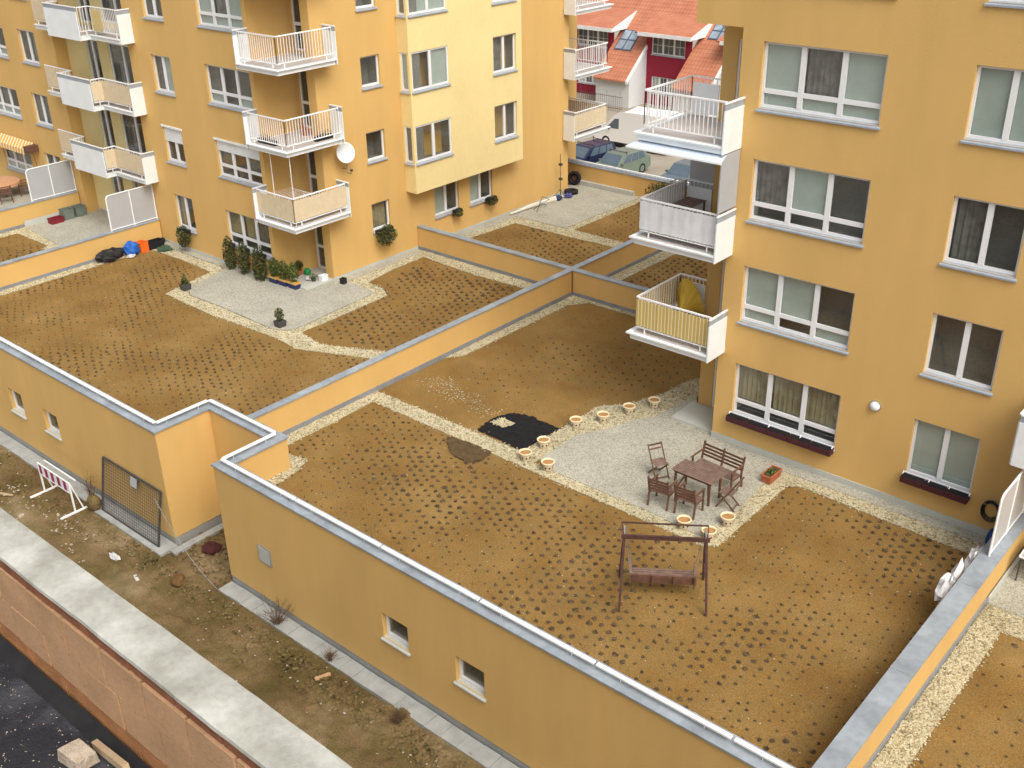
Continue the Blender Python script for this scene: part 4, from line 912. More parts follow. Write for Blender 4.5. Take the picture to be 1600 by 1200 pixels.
# privacy screens
def screen(label, x, y0, y1, z0, z1, m):
    t = thing('privacy_screen', label, 'screen', (x, (y0+y1)/2, z0), 'privacy screens on the garden walls')
    b = MB(); r = .16; pts = [(x, y0, z0), (x, y0, z1-r)]+[(x, y0+r-r*math.cos(a), z1-r+r*math.sin(a)) for a in (PI/8, PI/4, 3*PI/8, PI/2)]+[(x, y1, z1)]
    b.tube(pts, .026, 8); b.tube([(x, y1, z0), (x, y1, z1)], .026, 8); b.tube([(x, y0, z0+.05), (x, y1, z0+.05)], .02, 8); b.build('frame', m_rail, t)
    b = MB(); b.tube([(x, (y0+y1)/2, z0), (x, (y0+y1)/2, z1)], .022, 8); b.build('middle_post', m_rail, t)
    b = MB(); b.extr([(x-.006, y0+.02, z0+.06), (x-.006, y1-.02, z0+.06), (x-.006, y1-.02, z1-.02), (x-.006, y0+r, z1-.02), (x-.006, y0+.02, z1-r)], (.006, 0, 0)); b.build('sheet', m, t)
screen('grey privacy screen on the nearer garden wall left of the main left facade', -19.2, 8.55, 10.74, H, 2.55, m_frost)
screen('grey privacy screen farther away at the far left edge of the photo', -25.96, 8.55, 10.74, H, 2.5, m_frost)
screen('translucent white privacy screen on the thick wall at the right edge', 16.98, 8.72, 10.95, H, 2.62, mat('milky_sheet', (.50, .48, .46), .4, .04, 2))

# balcony contents and attachments
t = thing('balcony_table', 'brown table on the middle corner balcony of the right block', 'table', (6.9, 11.75, 5.85)); b = MB(); slats(b, 6.5, 7.12, 11.3, 12.2, 6.5, 8, axis='y'); b.build('tabletop', m_woodt, t)
for x in (6.55, 7.07):
    for y in (11.36, 12.14): q = MB(); q.beam((x, y, 5.85), (x, y, 6.498), .04); q.build('leg', m_wood, t)
t = thing('awning', 'pale blue sheet awning under the top corner balcony of the right block', 'awning', (7.5, 10.2, 8.4)); b = MB()
b.extr([(6.0, 9.82, 8.36), (8.84, 9.82, 8.36), (8.64, 10.5, 8.46), (6.15, 10.5, 8.46)], (0, 0, .02)); b.build('canopy', mat('pale_blue_sheet', (.62, .70, .80), .5, .03, 2), t); b = MB(); b.beam((6.0, 9.82, 8.35), (8.84, 9.82, 8.35), .04); b.build('front_bar', m_rail, t)
t = thing('sunshade', 'yellow half round sunshade cloth folded on the lowest corner balcony of the right block', 'sunshade', (6.7, 12.0, 3.0)); b = MB(); n = 18
for i in range(n+1):
    a = PI*i/n
    for j in range(5): q = j/4; r = .85*q; b.v.append((6.74-.47*math.cos(a)*q, 12.38-.75*math.sin(a)*(1-q*.55)-.02*(i % 2), 3.03+1.12*q*math.sin(a)+.02*(i % 2)))
for i in range(n):
    for j in range(4): k = i*5+j; b.f.append((k, k+5, k+6, k+1))
b.build('cloth', m_yel, t, solid=.01)
b = MB(); b.tube([(6.2, 12.25, 3.03), (7.1, 12.25, 3.03)], .02, 6); b.build('pole', m_rail, t)
t = thing('satellite_dish', 'white satellite dish on the left block beside the balconies', 'satellite dish', (-9.46, 13.25, 4.4)); b = MB(); R0 = .39
prof = [(R0*i/7, .10*(i/7)**2) for i in range(8)]
b.lathe(0, 0, 0, prof, 26, 'x'); d = b.build('dish', m_white, t, smooth=True, solid=.012); d.location = (.40, -.13, .25); d.rotation_euler = (0, R_(-14), R_(-12))
b = MB(); b.tube([(-9.49, 13.25, 4.35), (-9.2, 13.2, 4.4), (-9.08, 13.12, 4.62)], .02, 6); b.build('bracket', m_steel, t); b = MB(); b.tube([(-9.1, 13.1, 4.28), (-8.78, 13.02, 4.3), (-8.72, 13.0, 4.42)], .012, 6); b.box(-8.75, 12.96, 4.42, -8.67, 13.04, 4.50); b.build('feed_arm', m_dsteel, t)
t = thing('clothes_rack', 'thin white clothes drying rack standing on the lowest left corner balcony', 'drying rack', (-9.8, 11.2, 2.86)); b = MB()
for y in (10.75, 11.5): b.tube([(-10.6, y, 2.87), (-10.3, y, 3.75)], .012, 6); b.tube([(-9.5, y, 2.87), (-9.8, y, 3.75)], .012, 6)
b.build('frame', m_rail, t); b = MB()
for i in range(9): b.tube([(-10.7+i*.16, 10.7, 3.76), (-10.7+i*.16, 11.6, 3.76)], .006, 5)
b.tube([(-10.72, 10.7, 3.76), (-9.4, 10.7, 3.76)], .01, 5); b.tube([(-10.72, 11.6, 3.76), (-9.4, 11.6, 3.76)], .01, 5); b.build('drying_lines', m_rail, t)
t = thing('clothes_pole', 'pair of thin white poles rising from the lowest left corner balcony', 'pole', (-9.5, 10.4, 2.86)); b = MB(); b.tube([(-9.03, 10.42, 2.87), (-9.03, 10.42, 5.5)], .014, 6); b.tube([(-10.15, 10.42, 2.87), (-10.15, 10.42, 5.5)], .014, 6); b.build('poles', m_rail, t)
for i, (x, y, l, w, h) in enumerate(((-10.35, 10.55, 1.0, .16, 'dark flower trough on the middle left balcony behind the front railing'), (-9.18, 12.2, .16, .8, 'dark flower trough on the middle left balcony behind the side railing'))):
    t = thing('flower_trough', h, 'planter', (x, y, 5.72)); z = 5.722; b = MB(); b.box(x-l/2, y-w/2, z, x+l/2, y+w/2, z+.16); b.build('trough', m_black, t); b = MB(); foliage(b, x, y, z+.24, l/2, w/2, .10, 120, .05, i); b.build('foliage', m_ivy, t)
t = thing('red_flower_pot', 'small pot of red flowers on the middle left corner balcony', 'flower pot', (-10.2, 12.2, 5.72)); b = MB(); b.lathe(-10.2, 12.2, 5.722, [(0, 0), (.1, 0), (.13, .2), (0, .2)], 14); b.build('pot', m_terra, t); b = MB(); foliage(b, -10.2, 12.2, 6.05, .15, .15, .14, 60, .06, 8); b.build('flowers', mat('red_petals', (.6, .03, .04), .8, .1, 9), t)
t = thing('awning', 'orange and cream striped window awning at the far left of the left block', 'awning', (-31, 10.5, 2.5)); b = MB(); b.extr([(-33.4, 10.75, 2.75), (-29.3, 10.75, 2.75), (-29.3, 10.25, 2.5), (-33.4, 10.25, 2.5)], (0, 0, .025)); b.extr([(-33.4, 10.24, 2.5), (-29.3, 10.24, 2.5), (-29.3, 10.22, 2.3), (-33.4, 10.22, 2.3)], (0, -.012, 0)); b.build('canopy', m_ostripe, t)
b = MB(); b.box(-29.28, 10.2, 2.42, -28.95, 10.78, 2.72); b.tube([(-29.05, 10.5, 2.42), (-28.95, 10.6, 1.1)], .015, 6); b.build('cassette', m_wood, t)

# far left terrace: round table and chairs
t = thing('round_table', 'round terrace table with salmon cloth under the striped awning', 'table', (-31.4, 9.6, .045)); b = MB(); b.lathe(-31.4, 9.6, .0, [(0, .76), (.95, .76), (.97, .74), (1.0, .60), (.96, .60)], 24); b.build('tablecloth', mat('salmon_cloth', (.55, .30, .16), .9, .06, 4), t)
for k in range(3): q = MB(); a = k*2.1; q.beam((-31.4+.5*math.cos(a), 9.6+.5*math.sin(a), .046), (-31.4+.2*math.cos(a), 9.6+.2*math.sin(a), .74), .05); q.build('leg', m_wood, t)
for (x, y, rz, l) in ((-31.2, 8.5, PI, 'dark wooden chair in front of the salmon round table'), (-30.1, 9.2, R_(-110), 'dark wooden chair right of the salmon round table'), (-30.6, 10.4, R_(-20), 'dark wooden chair between the salmon table and the window')):
    c_ = copy_tree(a1); c_['group'] = 'dark chairs at the round table'; put(c_, x, y, .046, rz, l); c_['category'] = 'chair'

# junk in the corner of the left garden
def lump(name, label, cat, x, y, z, rx, ry, rz_, m, seed, amp=.35):
    b = MB(); n, k = 18, 10
    for i in range(k+1):
        for j in range(n):
            th = PI*i/k; ph = 2*PI*j/n; d = Vector((math.sin(th)*math.cos(ph), math.sin(th)*math.sin(ph), math.cos(th))); q = 1+amp*mn.noise(d*1.9+Vector((seed, 0, 0)))+amp*.4*mn.noise(d*5+Vector((seed, 3, 0)))
            b.v.append((x+d.x*rx*q, y+d.y*ry*q, max(z+.005, z+rz_*(.75+d.z*q))))
    for i in range(k):
        for j in range(n): j2 = (j+1) % n; b.f.append((i*n+j, i*n+j2, (i+1)*n+j2, (i+1)*n+j))
    return tag(b.build(name, m, smooth=False), label, cat)
def crate(name, label, cat, x, y, z, w, l, h, m, rz=0):
    t = thing(name, label, cat); b = MB(); e = .02
    b.box(-w/2, -l/2, 0, w/2, l/2, e); b.box(-w/2, -l/2, e, w/2, -l/2+e, h); b.box(-w/2, l/2-e, e, w/2, l/2, h); b.box(-w/2, -l/2+e, e, -w/2+e, l/2-e, h); b.box(w/2-e, -l/2+e, e, w/2, l/2-e, h); b.build('box', m, t, bevel=.006)
    b = MB(); b.box(-w/2-.012, -l/2-.012, h, w/2+.012, -l/2+.012, h+.02); b.box(-w/2-.012, l/2-.012, h, w/2+.012, l/2+.012, h+.02); b.box(-w/2-.012, -l/2+.013, h, -w/2+.012, l/2-.013, h+.02); b.box(w/2-.012, -l/2+.013, h, w/2+.012, l/2-.013, h+.02); b.build('rim', m, t)
    put(t, x, y, z, rz); return t
lump('rubbish_bag', 'big black rubbish bag at the left end of the junk heap by the garden wall', 'bag', -18.75, 8.0, .02, .33, .62, .27, m_black, 1)
lump('blue_tarpaulin', 'bright blue crumpled tarpaulin between black bag and orange crate', 'tarpaulin', -18.6, 8.95, .02, .30, .34, .32, m_blue, 2)
crate('plastic_crate', 'orange plastic crate in the junk heap beside the blue tarpaulin', 'crate', -18.6, 9.45, .02, .42, .38, .42, m_orange, .1)
crate('plastic_crate', 'long black plastic crate at the right end of the junk heap', 'crate', -18.62, 10.05, .02, .42, .72, .3, m_black, -.05)
lump('garden_hose', 'dark green heap of garden hose on the gravel by the black crate', 'hose', -18.0, 10.15, .03, .33, .3, .08, mat('dull_green_rubber', (.05, .10, .06), .6, .2, 7), 5, .5)
crate('black_bucket', 'small black pot in the wall corner behind the junk heap', 'pot', -18.85, 10.6, .046, .16, .16, .18, m_black)
lump('white_cloth', 'small white cloth lying in front of the blue tarpaulin', 'cloth', -18.35, 8.75, .03, .14, .2, .07, m_plast, 6)
potplant('potted_shrub', 'small dark conifer in a grey square pot on the left corner of the left patio', 'potted plant', -13.35, 8.05, .046, m_dsteel, .17, .22, 'cone', .17, .50, seed=1, m=m_ivy, square=True, group='potted conifers on the left patio')
potplant('potted_shrub', 'small dark bush in a grey square pot on the front corner of the left patio', 'potted plant', -7.6, 8.12, .046, m_dsteel, .17, .22, 'ball', .17, .50, seed=2, m=m_ivy, square=True, group='potted conifers on the left patio')
crate('black_pot', 'small empty black pot on the patio by the corner of the left block', 'pot', -8.95, 12.3, .046, .2, .2, .2, m_black, .2)
for i, (x, l) in enumerate(((-11.2, 'blue planter with yellow rim and green bush, leftmost of the row'), (-10.66, 'blue planter with yellow rim and green bush in the middle of the row'), (-10.12, 'blue planter with yellow rim and green bush, rightmost of the row'))):
    y = 10.72+.04*i; z = .046; t = thing('planter_box', l, 'planter', (x, y, z), 'blue planters in front of the recessed door')
    b = MB(); b.hexa([(x-.22, y-.12, z), (x+.22, y-.12, z), (x+.22, y+.12, z), (x-.22, y+.12, z)], [(x-.25, y-.14, z+.2), (x+.25, y-.14, z+.2), (x+.25, y+.14, z+.2), (x-.25, y+.14, z+.2)]); b.build('box', mat('dark_blue_plastic', (.03, .04, .12), .6, .1, 6), t)
    b = MB(); b.box(x-.26, y-.15, z+.2, x+.26, y+.15, z+.26); b.build('rim', mat('yellow_rim', (.60, .36, .10), .6, .1, 6), t)
    b = MB(); foliage(b, x, y, z+.62, .27, .22, .42, 700, .075, i+3, 'ball'); b.build('foliage', m_green, t)
potplant('topiary', 'round dark topiary ball in a red pot behind the blue planters', 'potted plant', -10.95, 11.75, .105, m_terra, .13, .2, 'ball', .19, .4, m=m_ivy, seed=4)
t = lump('watering_can', 'green plastic watering can on the step behind the blue planters', 'watering can', -10.7, 11.95, .105, .16, .13, .16, m_gplast, 7, .15)
lump('cloth_bag', 'grey and white bag on the door step of the left block', 'bag', -10.2, 11.7, .105, .18, .22, .08, m_plast, 8)
potplant('potted_herb', 'low potted herb near the right end of the door step', 'potted plant', -9.95, 11.65, .105, m_dsteel, .1, .1, 'ball', .18, .2, n=120, seed=9)
crate('white_box', 'small white box on the door step against the corner of the left block', 'box', -9.72, 11.95, .105, .22, .3, .2, m_white)
# trailing plants on window boxes of the left block
def trailing(label, fr_, u, z, w, h, seed, d=.28):
    p = fr_.P(u, d, z); t = thing('trailing_plant', label, 'plant', p, 'trailing plants in window boxes of the left block')
    b = MB(); fr_.box(b, u-w*.5, u+w*.5, .075, .25, z-.05, z+.06); b.build('box', m_black, t)
    f = MB(); c = fr_.P(u, d, z-h*.28); rx, ry = (w*.62, .26) if fr_.ax == 'y' else (.26, w*.62)
    foliage(f, c[0], c[1], c[2], rx, ry, h*.6, int(900*w*h/.5)+200, .08, seed, 'ball', 1.2); f.build('foliage', m_ivy, t)
trailing('trailing plant under the narrow ground floor window near the junk heap', fa, -17.0, .98, .6, .85, 1)
trailing('dark trailing bush under the wide ground floor window, leftmost of three', fa, -13.8, 1.05, .46, 1.25, 2)
trailing('dark trailing bush under the wide ground floor window, middle of three', fa, -12.88, 1.05, .5, 1.2, 3)
trailing('dark trailing bush under the wide ground floor window, rightmost of three', fa, -11.85, 1.05, .56, 1.45, 4)
trailing('trailing plant under the small ground floor window on the long face of the left block', fb, 15.0, 1.45, .85, .75, 5)
trailing('thin plant at the ground floor window under the left end of the pale bay', fb, 19.3, 1.15, .45, .32, 6, .18)
trailing('thin plant at the ground floor window under the right end of the pale bay', fb, 21.5, 1.15, .6, .35, 7, .18)

# second left terrace
crate('grey_crate', 'grey green crate by the wall on the left terrace, nearer of two', 'crate', -25.35, 9.75, .046, .45, .5, .45, mat('grey_green_plastic', (.16, .19, .16), .6, .1, 5))
crate('grey_crate', 'grey green crate by the wall on the left terrace, farther of two', 'crate', -25.35, 10.35, .046, .45, .5, .45, MATS['grey_green_plastic'])
crate('red_crate', 'flat dark red crate in front of the two grey green crates', 'crate', -25.2, 9.1, .046, .4, .6, .22, mat('dark_red_plastic', (.20, .02, .03), .6, .1, 5))
crate('wooden_crate', 'low brown wooden crate behind the nearer grey privacy screen', 'crate', -21.0, 10.1, .046, .5, .6, .35, m_wood)
b = MB(); b.box(-25.82, 7.9, .0, -25.79, 10.7, .30); tag(b.build('concrete_kerb', m_upst), 'pale kerb strip along the wall of the left terrace', 'kerb')

# far garden
def tyre(label, x, y, z, tilt=None):
    t = thing('old_tyre', label, 'tyre', group='old tyres on the far patio'); b = MB(); pr = [(.19, -.08), (.26, -.10), (.33, -.075), (.34, 0), (.33, .075), (.26, .10), (.19, .08), (.19, -.08)]
    b.lathe(0, 0, .10, pr, 26); b.build('tread', m_rubber, t, smooth=True); b = MB(); b.lathe(0, 0, .10, [(.188, -.06), (.14, -.02), (.05, -.02), (0, -.02)], 20); b.build('rim', mat('rusty_rim', (.10, .05, .04), .7, .2, 8), t); t.location = (x, y, z)
    if tilt: t.rotation_euler = tilt
    return t
tyre('black tyre lying flat on the far patio near the building corner', -9.15, 27.1, .045); tyre('black tyre leaning upright against the far parapet', -9.95, 28.42, .385, (R_(82), 0, R_(20)))
t = thing('antenna_mast', 'thin dark antenna mast on a small tripod beside the left block', 'antenna', (-9.2, 26.3, .045)); b = MB(); b.tube([(-9.2, 26.3, .05), (-9.2, 26.3, 2.15)], .016, 6); b.build('mast', m_dsteel, t); b = MB()
for a in (0, 2.1, 4.2): b.tube([(-9.2, 26.3, .45), (-9.2+.35*math.cos(a), 26.3+.35*math.sin(a), .05)], .012, 6)
b.build('tripod', m_dsteel, t); b = MB()
for z in (.9, 1.6): b.box(-9.26, 26.24, z, -9.10, 26.36, z+.1)
b.build('clamp', m_dsteel, t)
t = thing('folded_parasol', 'cream folded parasol lying on the paving along the left block', 'parasol', (-9.2, 25, .045)); b = MB(); b.tube([(-9.28, 22.7, .12), (-9.2, 24.2, .16), (-9.05, 25.9, .12)], .05, 8, .15); b.build('canopy', mat('cream_cloth', (.66, .62, .50), .9, .08, 4), t); b = MB(); b.tube([(-9.05, 25.9, .12), (-8.98, 26.7, .10)], .025, 6); b.build('pole', m_rail, t)
t = thing('camping_chair', 'collapsed dark tubular chair frame on the far patio', 'chair frame', (-8.8, 24.3, .045)); b = MB()
for p, q in (((-9, 24, .06), (-8.5, 24.6, .5)), ((-8.6, 23.8, .06), (-9.0, 24.7, .5)), ((-9, 24.7, .5), (-8.5, 24.6, .5)), ((-8.9, 24.9, .06), (-8.6, 24.0, .45))): b.tube([p, q], .014, 6)
b.build('frame', m_dsteel, t)
lump('blue_bag', 'dark blue bag on the far patio beside the antenna mast', 'bag', -9.05, 25.9, .05, .22, .25, .13, mat('navy_cloth', (.03, .05, .12), .8, .2, 6), 11); lump('blue_sack', 'violet blue sack on the far patio next to the flat tyre', 'bag', -8.85, 26.5, .05, .18, .2, .12, mat('violet_cloth', (.08, .09, .26), .8, .2, 6), 12)
t = thing('evergreen_shrub', 'dark green shrub by the far parapet behind the middle corner balcony', 'shrub', (-4.3, 28.1, 0)); b = MB(); foliage(b, -4.5, 28.0, .62, .95, .5, .62, 1500, .10, 21); foliage(b, -3.7, 28.1, .8, .7, .45, .75, 900, .10, 22); b.build('foliage', m_ivy, t); b = MB(); b.tube([(-4.3, 28.1, 0), (-4.3, 28.1, .6)], .05, 6); b.build('trunk', m_twig, t)

# things by the thick wall on the right
lump('plastic_sheet', 'crumpled white plastic sheet hanging at the thick wall, larger one', 'plastic sheet', 16.62, 7.55, .35, .17, .55, .38, m_plast, 31, .8)
lump('plastic_sheet', 'crumpled white plastic sheet at the thick wall nearest the building', 'plastic sheet', 16.66, 8.85, .35, .13, .45, .33, m_plast, 33, .6)
b = MB(); b.hexa([(16.45, 6.3, .02), (16.5, 6.3, .02), (16.5, 7.0, .02), (16.45, 7.0, .02)], [(16.72, 6.35, .95), (16.76, 6.35, .95), (16.76, 7.0, .9), (16.72, 7.0, .9)]); tag(b.build('insulation_board', mat('beige_board', (.45, .38, .30), .9, .06, 3)), 'beige board leaning against the thick wall below the plastic sheets', 'board')
t = thing('garden_hose_coil', 'dark coil of hose hanging on the right block beside the white screen', 'hose', (16.3, 10.9, .8)); b = MB()
for k in range(4):
    r = .18+.026*k; b.tube([(16.3+r*math.cos(a*PI/8)*.85, 10.92-.015*k, .82+r*math.sin(a*PI/8)*1.15) for a in range(17)], .013, 6)
b.build('coil', m_black, t); b = MB(); b.box(16.26, 10.93, .95, 16.34, 10.99, 1.1); b.build('hook', m_steel, t)
lump('blue_bag', 'blue bag on the paving at the foot of the hose coil', 'bag', 16.55, 10.6, .05, .14, .2, .28, mat('deep_blue_cloth', (.02, .05, .16), .7, .2, 6), 35, .2)
t = thing('terrace_table', 'small pale metal table with dark legs right of the thick wall', 'table', (17.8, 10.0, .045)); b = MB(); b.box(17.42, 9.6, .70, 18.3, 10.5, .715); b.build('tabletop', mat('pale_glass_top', (.45, .45, .44), .2, .05, 3), t)
b = MB(); b.beam((17.42, 9.6, .72), (17.42, 10.5, .72), .03); b.beam((17.42, 9.6, .72), (18.3, 9.6, .72), .03); b.beam((18.3, 9.6, .72), (18.3, 10.5, .72), .03); b.beam((17.42, 10.5, .72), (18.3, 10.5, .72), .03); b.build('rim', m_rail, t)
for x in (17.45, 18.27):
    for y in (9.63, 10.47): q = MB(); q.beam((x, y, .046), (x, y, .70), .03); q.build('leg', m_dsteel, t)
t = thing('brown_chair', 'dark brown chair behind the pale metal table at the right edge', 'chair', (17.55, 10.75, .045)); b = MB(); b.box(17.4, 10.55, .42, 17.8, 10.9, .45); b.build('seat', m_wood, t); b = MB(); b.box(17.4, 10.88, .45, 17.8, 10.91, .95); b.build('backrest', m_wood, t)
for x in (17.42, 17.78):
    for y in (10.57, 10.88): q = MB(); q.beam((x, y, .046), (x, y, .42), .03); q.build('leg', m_wood, t)
b = MB(); b.box(17.225, 8.4, 0, 17.262, 10.95, .2); tag(b.build('concrete_kerb', m_upst), 'pale concrete kerb along the thick wall on the right patio', 'kerb')

# ================= ALLEY =================
t = thing('road_barrier', 'red and white striped road barrier standing in the mud', 'barrier', (-7.5, -.95, -2.8)); bz = -2.8
x0, x1 = -8.5, -6.62; n = 10
for i in range(n):
    a = x0+(x1-x0)*i/n; MB().box(a, -1.02, bz+.72, a+(x1-x0)/n, -.995, bz+1.06).build('white_stripe' if i % 2 else 'red_stripe', m_white if i % 2 else mat('faded_magenta_red', (.34, .025, .10), .6, .08, 4), t)
b = MB(); b.beam((x0, -1.01, bz+1.08), (x1, -1.01, bz+1.08), .035); b.beam((x0, -1.01, bz+.70), (x1, -1.01, bz+.70), .035); b.beam((x0, -.80, bz+1.08), (x1, -.80, bz+1.08), .035); b.build('edge_bar', m_rail, t)
for x in (x0, x1):
    q = MB(); q.beam((x, -1.01, bz), (x, -1.01, bz+1.1), .045); q.beam((x, -.72, bz), (x, -.99, bz+1.05), .035); q.build('leg', m_rail, t)
    q = MB(); q.beam((x, -1.5, bz+.03), (x, -.42, bz+.03), .06, .05); q.build('foot', m_rail, t)
t = thing('steel_grate', 'dark framed wire grate leaning against the podium wall left of the notch', 'grate', (-4.5, -.2, -2.75))
A = [(-6.05, -.42, -2.74), (-2.98, -.42, -2.74), (-2.92, -.06, -1.0), (-6.02, -.06, -1.0)]; b = MB()
for i in range(4): b.beam(A[i], A[(i+1) % 4], .05)
b.build('frame', m_dsteel, t); b = MB(); V = [Vector(a) for a in A]
for i in range(1, 31): q = i/31; b.beam(V[0].lerp(V[1], q), V[3].lerp(V[2], q), .008)
for i in range(1, 18): q = i/18; b.beam(V[0].lerp(V[3], q), V[1].lerp(V[2], q), .008)
b.build('mesh', m_dsteel, t)
b = MB(); b.extr([tuple(V[0].lerp(V[1], a).lerp(V[3].lerp(V[2], a), c)+Vector((0, -.02, 0))) for a, c in ((.50, .80), (.61, .80), (.61, .97), (.50, .97))], (0, -.006, 0)); b.build('plate', m_frost, t)
def twigs(name, label, x, y, z, r, h, n, seed, m=m_twig):
    q = random.Random(seed); b = MB()
    for _ in range(n):
        a = q.uniform(0, 6.28); l = q.uniform(.4, 1)*h; s = q.uniform(.2, 1)*r; p1 = (x+s*.5*math.cos(a), y+s*.5*math.sin(a), z+l*.55); p2 = (x+s*math.cos(a)+q.gauss(0, .05), y+s*math.sin(a)+q.gauss(0, .05), z+l)
        b.tube([(x+q.gauss(0, .04), y+q.gauss(0, .04), z), p1, p2], .007, 4, .003)
        for _k in range(3): e = Vector(p1).lerp(Vector(p2), q.random()); b.tube([tuple(e), tuple(e+Vector((q.gauss(0, .09), q.gauss(0, .09), q.uniform(.02, .14))))], .003, 3)
    return tag(b.build(name, m), label, 'dry bush')
twigs('dry_bush', 'leafless brown bush growing between paving and podium wall left of the first right window', 2.45, -.35, -2.78, .55, .75, 46, 1); twigs('dry_weed', 'small dry weed tuft on the paving strip below the first right window', 4.6, -.40, -2.76, .14, .2, 40, 2); twigs('dry_weed', 'reddish dry weed tuft at the mud edge far along the paving strip', 7.4, -.75, -2.8, .25, .25, 60, 3)
twigs('dry_bush', 'rust brown weeds on the podium wall between barrier and grate', -6.75, -.35, -2.75, .3, .95, 30, 4); lump('maroon_sack', 'flat dark maroon sack lying in the mud of the podium notch', 'sack', -1.75, .55, -2.84, .30, .26, .12, mat('maroon_cloth', (.075, .022, .02), .95, .2, 8), 61, .3); twigs('dry_bush', 'dark tangle of weeds in the inner corner of the podium notch', -.7, .9, -2.8, .5, .5, 90, 6)
wd = MB(); wr = random.Random(9)
for _ in range(170):
    x = wr.uniform(-4, 12); y = -.75-abs(wr.gauss(0, .35)); foliage(wd, x, y, -2.76, .12, .1, .06, 5, .09, wr.randrange(999))
for _ in range(160):
    x = wr.uniform(-14, 12); y = wr.uniform(-5, -1.2); foliage(wd, x, y, -2.78, .12, .1, .04, 3, .07, wr.randrange(999))
cb = MB(); cr_ = random.Random(12)
def clod(x, y, z, r):
    n = len(cb.v); k = 6; cb.v.append((x, y, z+r*.7))
    for i in range(k): a = 6.283*i/k; q = r*cr_.uniform(.7, 1.3); cb.v.append((x+q*math.cos(a), y+q*math.sin(a), z+r*cr_.uniform(.1, .4)))
    for i in range(k): a = 6.283*i/k; q = r*cr_.uniform(.9, 1.4); cb.v.append((x+q*math.cos(a), y+q*math.sin(a), z-r*.4))
    for i in range(k): j = (i+1) % k; cb.f.append((n, n+1+i, n+1+j)); cb.f.append((n+1+i, n+1+k+i, n+1+k+j, n+1+j))
for _ in range(6500):
    x = cr_.uniform(-13, 13); y = -.62-abs(cr_.gauss(0, .45)) if cr_.random() < .55 else cr_.uniform(-5.5, -.6)
    if -2.7 < x < 0 and cr_.random() < .3: y = cr_.uniform(-.4, 1.4)
    clod(x, y, -2.82, min(.13, abs(cr_.gauss(.03, .03))+.010))
tag(cb.build('mud_clods', m_mud), kind='stuff')
tag(wd.build('weeds', mat('olive_weeds', (.10, .08, .03), .95, .35, 5, c2=(.19, .15, .06))), kind='stuff')
lump('boulder', 'rusty round boulder lying in the mud in front of the podium notch', 'boulder', -1.1, -1.0, -2.86, .22, .2, .2, mat('rusty_stone', (.16, .085, .03), .9, .2, 6), 41, .3)
lump('boulder', 'grey stone slab piece at the left foot of the wire grate', 'stone', -6.35, -.45, -2.86, .22, .16, .18, m_stone, 42, .4); lump('clay_pipe', 'brownish grey round drum lying behind the road barrier', 'drum', -6.35, -.50, -2.82, .25, .22, .3, m_mud, 43, .15)
for i, (x, y, l, w, rz, lab, mm) in enumerate(((-9.3, -1.9, .55, .08, .4, 'short pale plank on the mud at the left end of the barrier', m_lumber), (-4.9, -1.95, .5, .07, .2, 'short pale stick on the mud in front of the grate', m_lumber), (-2.2, -1.65, .3, .09, -.3, 'short white plastic strip on the mud in front of the notch', m_plast), (4.9, -.9, .4, .1, 1.2, 'brick coloured board piece across the paving strip', m_brick), (1.2, -3.1, 1.2, .05, .1, 'long thin dark stick half sunk in the mud', m_twig), (-7.2, -2.6, .4, .12, .5, 'greyish board offcut on the mud below the barrier', m_lumber))):
    b = MB(); b.box(-l/2, -w/2, 0, l/2, w/2, .035); o = tag(b.build('board', mm, origin=(0, 0, 0)), lab, 'board'); put(o, x, y, -2.78, rz)
for i, (x, y, lab) in enumerate(((-7.7, -2.2, 'broken pale stone lump nearest below the barrier'), (-6.0, -2.5, 'broken white stone lump on the mud left of the grate corner'), (-5.6, -2.7, 'broken white stone lump right of its twin on the mud'), (-.6, .9, 'orange red brick piece in the notch corner'), (-3.6, -1.5, 'white stone lump close to the paving corner'))): lump('stone_lump', lab, 'stone', x, y, -2.86, .12+.02*i, .10, .11, m_terra if 'orange' in lab else m_plast if 'white' in lab else m_stone, 50+i, .5)
b = MB(); n = 14; b.tube([(-2.95+3.0*i/n, -.28-.25*i/n, -1.1-1.62*(i/n)-.35*math.sin(PI*i/n)) for i in range(n+1)], .010, 5); tag(b.build('wire', m_steel), 'thin sagging wire from the grate corner down to the paving strip', 'wire')

